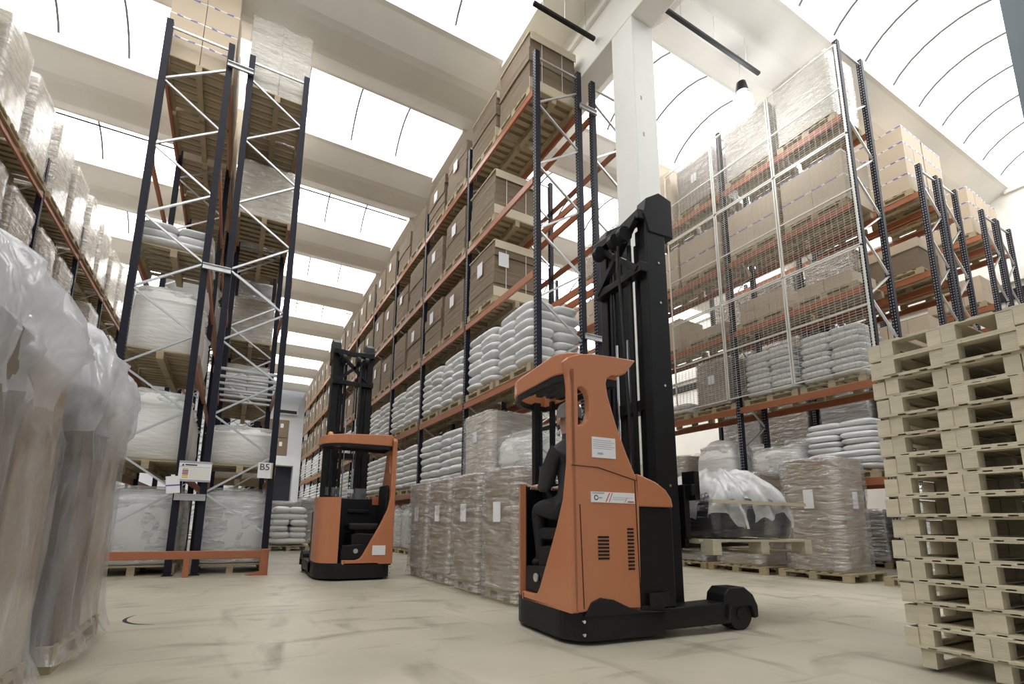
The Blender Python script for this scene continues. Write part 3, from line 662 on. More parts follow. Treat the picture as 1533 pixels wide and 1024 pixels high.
rp(RY+.75, 1.75, 'wooden pallet under the white sacks below the mesh, right one'); t = sack_load((RXM, RY+.75, 1.75+PZ), 'film-wrapped white sacks below the mesh beside the pallet stack', lx=1.0, layers=8, lh=.115)
rp(RY+2.0, 1.75, 'wooden pallet under the low white bag below the mesh'); bag_load((RXM, RY+2.0, 1.75+PZ), 'low slumped white bag below the mesh', rx=.5, ry=.58, h=.6, neck=0, seed=15)
rp(RY+3.4, 1.0, 'wooden pallet under the hooded white bag below the mesh'); bag_load((RXM-.05, RY+3.4, 1.0+PZ), 'tall hooded white bag below the mesh near the column', rx=.5, ry=.5, h=1.75, neck=.1, seed=17, sq=.4)
rp(RY+4.68, 1.0, 'wooden pallet under the grey bin beside the column'); octabin((RXM-.1, RY+4.68, 1.0+PZ), 'grey-brown octagonal bin beside the column base', hx=.48, hy=.5, h=1.45, seed=6)
# back row of loads behind, seen through the lower rack
for i, y in enumerate((RY+.8, RY+2.1, RY+3.5, RY+4.8)):
    pallet((11.9, y, 2.0), 'wooden pallet deep behind the mesh-fronted rack, %s from near end' % nth(i), parts=False); t = bag_load((11.9, y, 2.0+PZ), 'white wrapped bag deep behind the mesh-fronted rack, %s from near end' % nth(i), h=.7, neck=0, seed=30+i)
t = empty('storage_platform', (11.9, RY+2.8, 0)); tag(t, 'low orange beam platform behind the mesh-fronted rack', 'rack')
for x in (-.5, .5):
    MB().box(x-.03, x+.03, -3, 3, 1.88, 2.0).build('beam', 'rack_orange', t)
    for q in (-2.95, 0, 2.95): MB().box(x-.04, x+.04, q-.04, q+.04, 0, 1.88).build('post', 'navy', t)
# --- wire mesh panels
def mesh_panel(y0, y1, z0, z1, lab):
    t = empty('mesh_panel', (RXF-.1, y0, z0)); tag(t, lab, 'mesh panel', 'wire mesh panels on the right rack'); W, H = y1-y0, z1-z0
    for a in (0, W): MB().box(-.014, .014, a-.014, a+.014, 0, H).build('upright_bar', 'pale_frame', t)
    for q in range(3): MB().box(-.012, .012, .014, W-.014, H*q/2-.014, H*q/2+.014).build('cross_bar', 'pale_frame', t)
    mb = MB(); n = int(W/.1)
    for i in range(1, n): mb.box(.0, .006, W*i/n-.003, W*i/n+.003, 0, H)
    n = int(H/.05)
    for i in range(1, n): mb.box(-.006, 0, 0, W, H*i/n-.003, H*i/n+.003)
    o = mb.build('wire_grid', 'wire', t); o['kind'] = 'stuff'
zs = [3.72, 6.05, 8.4, 10.55]; ys = [4.06, 5.5, 6.95, 8.4]; nm = ['right', 'middle', 'left']; nv = ['bottom', 'middle', 'top']
for a in range(3):
    for b in range(3): mesh_panel(ys[a], ys[a+1]-.045, zs[b], zs[b+1]-.045 if b < 2 else 10.4, 'framed wire mesh panel, %s row, %s column' % (nv[b], nm[a]))
# --- racks further right
def cst(x, y, z, lab, **kw):
    pallet((x, y, z), 'wooden pallet under the ' + lab, lx=.95, ly=1.15, parts=False); return carton_load((x, y, z+PZ), lab, lx=.95, ly=1.1, **kw)
cst(13.45, RY+.72, 8.3, 'tall blue-taped cartons on top right of the mesh-fronted rack', nx=2, ny=2, nz_=4, h=1.65)
cst(13.45, RY+2.0, 8.3, 'second tall blue-taped carton stack on top right of the mesh', nx=2, ny=2, nz_=4, h=1.65)
cst(14.45, RY+.72, 8.3, 'blue-taped cartons on the back-to-back row, top level', nx=2, ny=2, nz_=4, h=1.6)
cst(16.8, RY+.72, 8.3, 'distant blue-taped cartons near the right wall, top level', nx=2, ny=2, nz_=3, h=1.3)
cst(17.75, RY+.72, 8.3, 'rearmost blue-taped cartons beside the right wall', nx=2, ny=2, nz_=3, h=1.25)
pallet((13.45, RY+.75, 6.4), 'wooden pallet under the dark brown open carton', lx=.95, ly=1.15, parts=False)
t = empty('open_carton', (13.45, RY+.75, 6.4+PZ)); tag(t, 'dark brown carton with a beige lid on the rack behind the mesh', 'carton')
MB().box(-.46, .46, -.55, .55, 0, .55).build('body', 'card_brown', t); MB().box(-.48, .48, -.57, .57, .5, .72).build('lid', 'card_beige', t, bevel=.01)
for i, (x, y, z, w_) in enumerate(((13.45, RY+.75, 4.6, 'second level of front row behind mesh, near'), (14.45, RY+.75, 6.4, 'third level of rear row behind the mesh'), (16.8, RY+.75, 6.4, 'third level of the distant right rack'), (14.45, RY+.75, 4.6, 'second level of rear row behind the mesh'), (13.45, RY+2.0, 4.6, 'second level of front row behind mesh, deeper'))):
    cst(x, y, z, 'brown cartons on '+w_, nx=2, ny=3, nz_=2, h=.7, tape=False)

n_ = 0
for x in (13.45, 14.45):
    for y, z in ((RY+2.0, 6.4), (RY+3.4, 6.4), (RY+3.4, 4.6), (RY+4.7, 4.6), (RY+.75, 2.9), (RY+2.0, 2.9), (RY+3.4, 2.9), (RY+4.7, 2.9), (RY+3.4, 0), (RY+4.7, 0), (RY+4.7, 6.4), (RY+2.0, 0), (RY+.75, 0)):
        w_ = '%s of %s row behind the mesh, %s from near end' % ({0: 'floor', 2.9: 'lowest level', 4.6: 'second level', 6.4: 'third level'}[z], 'front' if x < 14 else 'rear', nth(int((y-RY)/1.34))); n_ += 1
        pallet((x, y, z), 'wooden pallet on %s' % w_, lx=.95, ly=1.15, parts=False)
        box_load((x, y, z+PZ), 'dark film-wrapped box on %s' % w_, .9, 1.1, 1.15, ('card_grey_wrapped', 'card_wrapped')[n_ % 2], group='dark wrapped boxes behind the mesh-fronted rack', seed=100+n_, lab=False)

# ------------------------------------------------------------------ floor loads in front of the centre rack
for i, y in enumerate((4.84, 5.73, 6.62, 7.5)):
    w_ = nth(i)
    pallet((3.27, y, 0), 'film-skirted pallet on the floor under the %s wrapped bin from the front truck' % w_, lx=1.04, ly=.69)
    octabin((3.27, y, PZ), 'tall film-wrapped cardboard bin beside the aisle, %s from the front truck' % w_, hx=.56, hy=.385, h=1.32, ch=.1, seed=i*3+1, mt='card_wrapped', film_z=-.1)
pallet((1.58, 15.5, 0), 'wooden pallet under the white sacks at the aisle end'); sack_load((1.58, 15.5, PZ), 'white sack stack on the floor at the end of the aisle', lx=.95, ly=1.1, layers=6, lh=.175)
for i, (x, y, hh) in enumerate(((1.5, 17.2, 1.3), (2.6, 17.5, 1.45))):
    pallet((x, y, 0), 'wooden pallet under a grey box behind the aisle sacks, %s' % ('left one', 'right one')[i], parts=False); box_load((x, y, PZ), 'grey wrapped box behind the aisle sacks, %s' % ('left one', 'right one')[i], 1.0, 1.1, hh, 'card_grey_wrapped', seed=70+i)
# far end: white cabin with dark doorway, boxes on top, heater
t = empty('storage_cabin', (2.98, 36.0, 0)); tag(t, 'white cabin with a dark open doorway at the far end', 'cabin')
MB().prism([(-2.0, 0), (-1.0, 0), (-1.0, 4.6), (.7, 4.6), (.7, 0), (1.1, 0), (1.1, 5.2), (-2.0, 5.2)], 'y', -.2, 2).build('wall_shell', 'wall', t); MB().box(-.98, .68, .6, .7, 0, 4.6).build('doorway_shade_panel', 'dark_void', t)  # near-black panel paints the shade inside the open doorway
MB().box(-2, 1.1, -.2, 2, 5.2, 5.25).build('roof_plate', 'wall', t)
for i, (x, z) in enumerate(((1.75, 5.25), (2.75, 5.25), (1.75, 6.55), (2.75, 6.55))):
    o = MB().box(-.46, .46, -.5, .5, 0, 1.28).build('brown_carton', 'card_brown', bevel=.03); o.location = (x, 36.5, z); tag(o, 'brown carton on the cabin roof, %s %s' % ('lower' if i < 2 else 'upper', 'left' if i % 2 == 0 else 'right'), 'carton', 'cartons on the cabin roof'); MB().box(-.1, .1, -.51, -.5, .7, 1.0).build('paper_label', 'paper', o)
t = empty('wall_heater', (3.4, 41.8, 9.6)); tag(t, 'pale wall heater with a dark grille on the far wall', 'heater'); MB().box(-.9, .9, -.35, .15, -.2, .75).build('casing', 'wall', t, bevel=.03); MB().box(-.8, .8, -.37, -.35, -.15, .1).build('grille', 'dark_void', t)
# right floor: tall octabin, a second bin and white pallet base
pallet((9.36, 4.88, 0), 'wooden pallet under the tall octagonal bin on the right', lx=1.1, ly=1.15)
octabin((9.36, 4.88, PZ), 'tall wrapped octagonal cardboard bin on the floor at right', hx=.47, hy=.48, h=1.9, ch=.18, seed=21, lid=.85)
pallet((9.3, 6.25, 0), 'wooden pallet under the brown bin half hidden by the heap'); octabin((9.3, 6.25, PZ), 'brown wrapped bin half hidden behind the heaped pallet', hx=.47, hy=.48, h=1.75, ch=.18, seed=23, lid=.7)
pallet((9.3, 7.5, 0), 'wooden pallet with a flat film-covered load by the rack guard', parts=False); box_load((9.3, 7.5, PZ), 'flat film-covered load on the floor behind the heap', 1.0, 1.1, .3, 'card_grey_wrapped', seed=24, lab=False)
pallet((9.6, 3.38, 0), 'wooden pallet under the grey wrapped bag beside the pallet stack', parts=False); bag_load((9.6, 3.38, PZ), 'grey film-wrapped bag between the tall bin and the pallet stack', rx=.42, ry=.42, h=1.35, neck=0, mt='bag_wrapped', seed=26)

# ------------------------------------------------------------------ right: stack of empty pallets, steel post
NP, PH = 16, .1335
def nested_pallet(loc, label, inverted, rz):
    p = empty('wooden_pallet', loc, rz); t = .0088; lx, ly = 1.15, .72; L = []
    for i in range(5): y = -ly/2+.055+i*(ly-.11)/4; L.append(('deck_board', (-lx/2, lx/2, y-.055, y+.055, 0, t-.0006)))
    for x in (-lx/2+.05, 0, lx/2-.05):
        L.append(('stringer', (x-.05, x+.05, -ly/2, ly/2, t, 2*t)))
        for y in (-ly/2+.036, 0, ly/2-.036): L.append(('block', (x-.05, x+.05, y-.035, y+.035, 2*t, PH-2*t-.007)))
    for y in (-ly/2+.036, 0, ly/2-.036): L.append(('skid', (-lx/2, lx/2, y-.035, y+.035, PH-2*t-.007, PH-2*t-.001)))
    for n, b in L:
        if not inverted: b = b[:4]+(PH-b[5], PH-b[4])
        c_ = [(b[0]+b[1])/2, (b[2]+b[3])/2, (b[4]+b[5])/2]; d = [round((b[1]-b[0])/2, 4), round((b[3]-b[2])/2, 4), round((b[5]-b[4])/2, 5)]
        link(n, boxmesh(n, -d[0], d[0], -d[1], d[1], -d[2], d[2], 'wood_pale'), None, p, loc=c_)
    return tag(p, label, 'pallet', 'pale pallets nested in the tall right stack')
for i in range(NP):
    lay = 'bottom layer' if i == 0 else 'top layer' if i == NP-1 else '%s layer up' % nth(i)
    yo, xo = random.uniform(-.012, .012), random.uniform(-.015, .015)
    nested_pallet((4.48+xo, 1.205+yo, i*PH), 'pale upright pallet in the tall nested stack at right, %s' % lay, False, random.uniform(-.006, .006))
    if i: nested_pallet((4.48+xo+random.uniform(-.01, .01), 1.278+yo, i*PH), 'pale upturned pallet in the tall nested stack at right, %s' % lay, True, random.uniform(-.003, .003))
t = empty('steel_post', (6.2, .9, 0)); tag(t, 'blue-grey steel post at the upper right edge', 'post')
MB().box(-.2, .2, -.3, .24, 0, 9.0).build('shaft', 'steel_blue', t, bevel=.01); MB().box(-.22, -.2, -.3, -.1, 0, 9.0).build('edge_strip', 'black_metal', t)

# ------------------------------------------------------------------ left foreground: draped loads
def draped(loc, lab, hx, hy, hb, htop, seed, plab):
    t = empty('draped_load', loc); tag(t, lab, 'wrapped load', 'film-draped loads in the left foreground')
    for i, (x0, x1) in enumerate(((-hx, -.01), (.01, hx))):
        for j, (y0, y1) in enumerate(((-hy, -.01), (.01, hy))):
            MB().box(x0*.94, x1*.94, y0*.94, y1*.94, PZ, PZ+hb+.04*((i+j) % 2)).build('carton', 'card_dark' if (i+j) % 2 else 'card_wrapped', t, bevel=.01)
    base = ring_pts(hx, hy, .1, 5, 34); rows = []
    def fold(x, y, z): return .045*(.5-abs(nz(x+seed, y, z*.5, 4.5)))*1.2+.028*(.5-abs(nz(x, y+seed, z*1.2, 9)))+.012*(.5-abs(nz(y, x+seed, z*2, 17)))-.035
    for z, o in [(.06, .09), (.12, .06), (.2, .03), (.4, .015), (.7, .015), (1.0, .015), (1.25, .02), (1.4, .03), (1.5, .04), (1.56, .07), (1.62, .085), (1.7, .085), (1.8, .06), (1.9, .05), (2.0, -.03), (2.08, -.12), (2.14, -.22), (2.18, -.34), (2.2, -.45)]:
        zz = z/2.2*htop; row = []; am = 1 if z < 1.4 else 3.4
        for x, y in base:
            d = math.hypot(x, y); f_ = o+am*fold(x, y, zz)+(.07*nz(x*1.5+seed, y*1.5, zz, 2.2) if z >= 1.4 else 0)
            k = max(.06, 1+f_/d); row.append((x*k, y*k, zz+(.10*nz(x, y, seed, 2.5)+.04*nz(x, y, seed+4, 7) if z >= 1.4 else .02*nz(x, y, seed, 9))))
        rows.append(row)
    MB().grid(rows[:8]).build('lower_film', 'clear_drape', t, smooth=True); MB().grid(rows[6:], cap_top=True).build('plastic_hood', 'drape', t, smooth=True)
    pallet(loc, plab, lx=hx*2*.96, ly=hy*2*.98)
draped((-1.27, 4.12, 0), 'brown cartons under loose clear plastic, the farther left foreground load', .5, .55, 1.45, 2.12, 3.0, 'wooden pallet under the farther plastic-draped load')
draped((-1.3, 2.72, 0), 'cartons under milky plastic hood, the nearer left foreground load', .5, .56, 1.45, 2.15, 11.0, 'wooden pallet under the nearer plastic-draped load')

# ------------------------------------------------------------------ reach trucks
def arc2(cx, cy, r, a0, a1, n=8): return [(cx+r*math.cos(a0+(a1-a0)*i/n), cy+r*math.sin(a0+(a1-a0)*i/n)) for i in range(n+1)]
def truck(loc, rz, label, fork_z, front=True):
    t = empty('reach_truck', loc, rz); tag(t, label, 'reach truck', 'orange and black reach trucks'); W = 1.1
    plan = arc2(.22, .22, .22, PI*1.5, PI, 8) + arc2(.38, W-.38, .38, PI, PI/2, 10) + [(.85, W), (.85, 0)]
    b = MB().prism(plan, 'z', .03, .25).build('base_skirt', 'black_plastic', t, bevel=.02)
    for z in (.08, .17): MB().cyl((-.004 if 0 else .1, -.004, z), (.1, .01, z), .012, 8).build('bolt', 'chrome', b)
    MB().prism([(.1, .2), (.16, .3), (.24, .33), (.36, .31), (.5, .25), (.62, .22), (.9, .2)], 'y', -.012, .03).build('fender_hump', 'black_plastic', t, bevel=.008)
    # rear-right body: side panel with post and window slot
    outer = [(.02, .23), (.30, .25), (.62, .2), (.64, 1.0), (.62, 1.23), (.53, 1.42), (.44, 1.64), (.37, 1.86), (.355, 1.96), (.37, 2.01), (.41, 2.035), (.48, 2.04), (.55, 2.07), (.665, 2.2), (.45, 2.2), (.22, 2.19), (.1, 2.17), (0, 2.13), (-.03, 2.1), (.0, 1.98), (.01, 1.9), (.01, 1.3)]
    hole = [(.085, 1.6), (.085, 1.9), (.125, 1.91), (.165, 1.88), (.185, 1.82), (.185, 1.72), (.165, 1.65), (.125, 1.61)]
    sp_ = MB().prism(outer, 'y', 0, .07, [hole]).build('side_panel', 'truck_orange', t, bevel=.012)
    MB().bar((.01, -.002, 1.29), (.25, -.002, 1.285), .004, .008, (0, 1, 0)).bar((.25, -.002, 1.285), (.62, -.002, 1.2), .004, .008, (0, 1, 0)).bar((.60, -.002, 1.2), (.615, -.002, .22), .004, .006, (0, 1, 0)).bar((.1, -.002, .26), (.08, -.002, 1.0), .004, .006, (0, 1, 0)).build('panel_seam', 'black_metal', sp_)
    v = MB()
    for i in range(7): v.box(.235, .335, -.004, .01, .6+.026*i, .614+.026*i)
    v.build('vent_grille', 'black_metal', sp_)
    v = MB()
    for i in range(12): v.box(.51, .57, -.004, .01, .52+.027*i, .534+.027*i)
    v.build('vent_grille', 'black_metal', sp_)
    st = MB().box(.18, .59, -.006, 0, 1.02, 1.10).build('data_sticker', 'paper', sp_)
    MB().box(.19, .30, -.007, -.006, 1.085, 1.095).box(.38, .57, -.007, -.006, 1.06, 1.063).box(.38, .50, -.007, -.006, 1.045, 1.048).box(.24, .28, -.007, -.006, 1.05, 1.06).build('print_lines', 'print_grey', st)
    MB().prism(arc2(.225, 1.055, .02, .3, 2*PI-.3, 14)+arc2(.225, 1.055, .013, 2*PI-.4, .4, 14), 'y', -.007, -.006).build('logo_ring', 'print_black', st)
    MB().prism([(.31, 1.025), (.318, 1.025), (.355, 1.095), (.347, 1.095)], 'y', -.007, -.006).prism([(.34, 1.025), (.346, 1.025), (.38, 1.095), (.374, 1.095)], 'y', -.007, -.006).prism([(.49, 1.025), (.495, 1.025), (.515, 1.06), (.51, 1.06)], 'y', -.007, -.006).box(.52, .58, -.007, -.006, 1.027, 1.036).build('red_slashes', 'print_red', st)
    st = MB().box(.2, .42, -.006, 0, 1.36, 1.52).build('notice_sticker', 'paper', sp_)
    v = MB(); 
    for i in range(5): v.box(.21, .41 if i % 2 else .38, -.007, -.006, 1.43+.016*i, 1.434+.016*i)
    v.box(.25, .30, -.007, -.006, 1.385, 1.40).build('print_lines', 'print_grey', st)
    # rear panel (faces the operator's entry)
    rear = [(.04, .23), (.76, .23), (.76, .29), (.56, .29), (.5, .31), (.46, .36), (.34, .58), (.22, .8), (.11, 1.04), (.06, 1.3), (.045, 1.7), (.045, 2.02), (.0, 2.05), (.0, .23)]
    rp_ = MB().prism(rear, 'x', .0, .06).build('rear_panel', 'truck_orange', t, bevel=.012)
    if not front: MB().box(-.006, 0, .12, .32, .36, .5).build('notice_sticker', 'paper', rp_)
    MB().box(-.003, 0, .72, .725, .235, .285).build('panel_seam', 'black_metal', rp_)
    MB().prism([(.76, .3), (.46, .3), (.36, .5), (.5, .52), (.76, .5)], 'x', .04, .09).build('step_riser', 'black_plastic', t, bevel=.015)
    MB().cyl((.02, .56, .42), (.032, .56, .42), .035, 16).build('round_badge', 'galv', t)
    # left fender wraps the corner
    ro = arc2(.36, W-.36, .35, PI*.93, PI/2, 10) + [(.72, W-.01), (.72, W-.06)] + arc2(.36, W-.36, .30, PI/2, PI*.93, 10)
    fe = MB().prism(ro, 'z', .24, 1.2).build('left_fender', 'truck_orange', t, bevel=.024, seg=4)
    MB().prism(arc2(.36, W-.36, .2995, PI*.93, PI/2, 10)+[(.72, W-.0605), (.72, W-.07)]+arc2(.36, W-.36, .29, PI/2, PI*.93, 10), 'z', .25, 1.19).build('inner_lining', 'black_plastic', fe)
    MB().cyl((.1, .8, .2), (.1, .8, .24), .02, 8).build('cab_bolt', 'black_plastic', fe)
    # interior
    MB().box(.05, .64, .06, W-.33, .25, .44).build('cab_floor', 'black_plastic', t)
    MB().box(.6, .66, .05, W-.05, .25, 1.12).build('cab_bulkhead', 'black_plastic', t)
    MB().prism([(.07, .44), (.62, .44), (.62, .66), (.5, .68), (.09, .66)], 'x', .08, .6).build('seat_pedestal', 'black_plastic', t, bevel=.03)
    MB().box(.62, 1.0, .03, W-.03, .22, 1.0).build('battery_housing', 'black_metal', t, bevel=.01)
    MB().box(.7, .9, -.004, .03, .24, .34).build('battery_cover', 'black_plastic', t)
    MB().prism([(.63, 1.0), (.99, 1.0), (.975, 1.07), (.92, 1.14), (.82, 1.2), (.63, 1.26)], 'y', .0, .2).build('hood_cap', 'truck_orange', t, bevel=.012)
    MB().prism([(.6, 1.1), (.96, 1.02), (.94, 1.1), (.78, 1.2), (.6, 1.22)], 'y', .2, W-.05).build('dashboard', 'black_plastic', t, bevel=.02)
    seat = MB().box(.1, .5, .2, .66, .72, .825).build('seat_cushion', 'black_plastic', t, bevel=.035, seg=3)
    MB().prism([(.075, .8), (.075, 1.36), (.09, 1.42), (.12, 1.42), (.13, 1.3), (.13, .8)], 'x', .08, .5).build('seat_back', 'black_plastic', t, bevel=.02)
    MB().box(.545, .595, .25, .6, .98, 1.04).build('arm_rest', 'black_plastic', t, bevel=.015); MB().box(.2, .42, .3, .55, .66, .73).build('seat_base', 'black_metal', t)
    MB().prism([(.9, 1.0), (W-.07, 1.02), (W-.07, 1.2), (.94, 1.2), (.9, 1.1)], 'x', .36, .6).build('console', 'black_plastic', t, bevel=.03)
    MB().cyl((.43, .95, 1.2), (.43, .945, 1.235), .1, 20).build('steering_wheel', 'black_plastic', t)
    MB().box(.6, .61, .3, W-.1, 1.2, 1.38).build('windscreen', 'windscreen', t)
    MB().box(.595, .6, .52, .62, 1.3, 1.36).build('dash_sticker', 'paper', t)
    # roof
    po = arc2(.12, .2, .16, PI*1.5, PI, 6) + arc2(.36, W-.37, .4, PI, PI/2, 10) + [(.46, W+.03), (.5, W-.1), (.5, .04)]
    cx_, cy_ = .3, .55; pi_ = [(cx_+(x-cx_)*.86, cy_+(y-cy_)*.9) for x, y in po]
    def rim(z0, z1, mt, nm, k0=1.0):
        mb = MB(); n = len(po); V = []
        for (P_, zz) in ((po, 0), (po, 1), (pi_, 1), (pi_, 0)):
            for x, y in P_: V.append((x, y, (z0 if zz == 0 else z1)+.05*max(0, (1-y/W))*zz-.02*(y/W)))
        Fs = [(r*n+i, r*n+(i+1) % n, ((r+1) % 4)*n+(i+1) % n, ((r+1) % 4)*n+i) for r in range(4) for i in range(n)]
        return mb.add(V, Fs).build(nm, mt, t, bevel=.012)
    rm = rim(2.02, 2.15, 'truck_orange', 'roof_rim')
    MB().prism([(cx_+(x-cx_)*.97, cy_+(y-cy_)*.98) for x, y in po], 'z', 1.965, 2.02, [pi_]).build('roof_gasket', 'black_plastic', rm)
    for i in range(4): MB().box(.06+.11*i, .12+.11*i, .06, W-.3, 2.02, 2.06).build('roof_slat', 'black_plastic', t)
    MB().box(.28, .35, W-.09, W-.02, 1.15, 2.03).build('rear_pillar', 'black_metal', t, bevel=.008)
    MB().box(.4, .44, W-.2, W-.16, 1.1, 2.03).build('front_pillar', 'black_metal', t)
    bc = MB().cyl((.42, W-.14, 2.1), (.42, W-.14, 2.16), .055, 14).build('beacon_base', 'black_plastic', t)
    MB().grid([[(.42+.05*math.cos(2*PI*i/14)*k, W-.14+.05*math.sin(2*PI*i/14)*k, z) for i in range(14)] for z, k in ((2.16, 1), (2.2, .95), (2.23, .6), (2.24, .1))], cap_top=True).build('beacon_lens', 'beacon', bc, smooth=True)
    # mast
    for y0, y1, s_ in ((.2, .31, 1), (.79, .9, -1)):
        MB().box(1.02, 1.26, y0, y1, .1, 3.88).build('outer_channel', 'black_metal', t, bevel=.01)
        yi = y1+.02 if s_ == 1 else y0-.08
        MB().box(1.06, 1.26, yi, yi+.06, .15, 3.7).build('inner_channel', 'black_metal', t, bevel=.006)
        MB().cyl((1.0, yi+.05*s_+.03, .4), (1.0, yi+.05*s_+.03, 3.55), .022, 10).build('lift_cylinder', 'black_metal', t)
        MB().cyl((.99, yi+.11*s_+.03, 1.2), (.99, yi+.11*s_+.03, 2.6), .012, 8).build('piston_rod', 'chrome', t)
        MB().box(1.1, 1.13, yi+.09*s_+.02, yi+.09*s_+.04, .3, 3.6).build('lift_chain', 'black_plastic', t)
        mt_ = MB().prism([(1.06, 3.6), (1.36, 3.6), (1.36, 4.0), (1.2, 4.05), (1.04, 3.95), (1.0, 3.78)], 'y', y0-.01, y1+.01).build('top_plate', 'black_metal', t, bevel=.01)
        for z in (1.2, 2.1, 2.9, 3.3): MB().cyl((1.16, y0-.008 if s_ == 1 else y1+.008, z), (1.16, y0 if s_ == 1 else y1, z), .012, 8).build('bolt', 'chrome', t)
    for z in (3.18, 3.72): MB().prism([(.2, z), (.9, z), (.9, z+.1), (.6, z+.07), (.5, z+.07), (.2, z+.1)], 'x', .94, 1.04).build('cross_member', 'black_metal', t, bevel=.01)
    MB().bar((.96, .25, 3.22), (.96, .85, 3.76), .05, .06, (1, 0, 0)).bar((.96, .85, 3.22), (.96, .25, 3.76), .05, .06, (1, 0, 0)).build('x_brace', 'black_metal', t)
    for y in (.36, .5, .74): MB().cyl((.9, y-.03, 3.62), (.9, y+.03, 3.62), .075, 16).build('chain_pulley', 'black_plastic', t)
    MB().tube([(.9, .45, 3.55), (.88, .45, 3.3), (.9, .44, 3.1), (.98, .44, 1.2)], .014).build('hydraulic_hose', 'rubber', t)
    for z in (.3, 1.9): MB().box(1.05, 1.2, .3, .8, z, z+.1).build('cross_tie', 'black_metal', t)
    # reach legs and wheels
    for y0, y1 in ((0, .19), (W-.19, W)):
        lg = MB().prism([(.6, .06), (1.55, .07), (1.55, .24), (.95, .22), (.6, .24)], 'y', y0, y1).build('reach_leg', 'black_metal', t, bevel=.012)
        MB().prism([(1.46, .1), (1.5, .3), (1.56, .35), (1.74, .35), (1.83, .29), (1.88, .2), (1.88, .1), (1.84, .09), (1.8, .2), (1.58, .2), (1.52, .09)], 'y', y0, y1).build('wheel_fender', 'black_plastic', lg, bevel=.012)
        MB().cyl((1.7, y0+.03, .135), (1.7, y1-.03, .135), .135, 28).build('load_wheel', 'rubber', lg); MB().cyl((1.7, y0+.022, .135), (1.7, y1-.022, .135), .05, 14).build('wheel_hub', 'black_plastic', lg)
    MB().cyl((.3, .3, .12), (.3, .48, .12), .12, 20).build('drive_wheel', 'rubber', t)
    # carriage and forks
    z = fork_z
    MB().box(1.34, 1.40, .22, .88, z+.02, z+.5).build('carriage', 'black_metal', t, bevel=.008)
    MB().box(1.36, 1.46, .15, .3, z+.40, z+.50).box(1.40, 1.46, .15, .3, z+.36, z+.62).build('load_guard', 'black_metal', t, bevel=.008)
    for y in (.3, .68): MB().prism([(1.40, z+.45), (1.45, z+.45), (1.45, z-.02), (2.5, z-.02), (2.5, z-.035), (1.40, z-.06)], 'y', y, y+.12).build('fork', 'black_metal', t)
    return t
T1 = ((2.22, 2.87, 0), -.07); FZ = .72
t1 = truck(*T1, 'orange reach truck with a seated driver in the right foreground', FZ)
t2 = truck((2.27, 7.3, 0), PI/2, 'driverless orange reach truck farther down the aisle on the left', .25, False)
MT1 = Matrix.Translation(T1[0]) @ Matrix.Rotation(T1[1], 4, 'Z')
# heaped pallet on the forks of the front truck
hp = MT1 @ Vector((2.14, .58, FZ-.107))
pallet(tuple(hp), 'broken pale pallet carried on the front truck forks', lx=1.3, ly=1.0, mt='wood_pale', rz=T1[1], h=.13)
t = empty('heaped_load', (hp.x, hp.y, hp.z+.146), T1[1]); tag(t, 'black film-wrapped heap under crumpled clear plastic on the raised forks', 'wrapped load')
rows = []
for z, k in ((0, .95), (.05, 1.0), (.2, 1.0), (.34, .93), (.42, .8), (.46, .5), (.47, .1)):
    rows.append([(x*k*(1+.06*nz(x, y, z, 4)), y*k*(1+.06*nz(y, x, z, 4)), z+.03*nz(x*k, y*k, 2, 4)) for x, y in ring_pts(.55, .45, .12, 5, 20)])
MB().grid(rows).build('black_bundle', 'black_wrap', t, smooth=True)
rows = []
for z, k in ((.2, 1.04), (.26, 1.03), (.32, 1.0), (.38, .95), (.45, .88), (.52, .75), (.57, .55), (.6, .3), (.61, .05)):
    rows.append([(x*k*(1+.16*nz(x*2, y*2, z, 3.3)), y*k*(1+.16*nz(y*2, x*2, z, 3.3)), z+.12*nz(x*k+3, y*k, 5, 3)+.10*abs(nz(x*k, y*k, z, 8))+.05*abs(nz(y*k, x*k, z, 17))-.04+(.06*nz(x, y, 8, 6)-.02 if k > 1 else 0)) for x, y in ring_pts(.55, .45, .1, 5, 44)])
MB().grid(rows).build('crumpled_film', 'film_loose', t, smooth=True)
MB().tube([(-.3, -.5, .3), (-.27, -.53, .2), (-.25, -.54, .08)], .012, 6).build('film_twist', 'film_loose', t)
MB().box(-.62, .62, -.5, -.47, .3, .33).build('edge_board', 'board_beige', t)

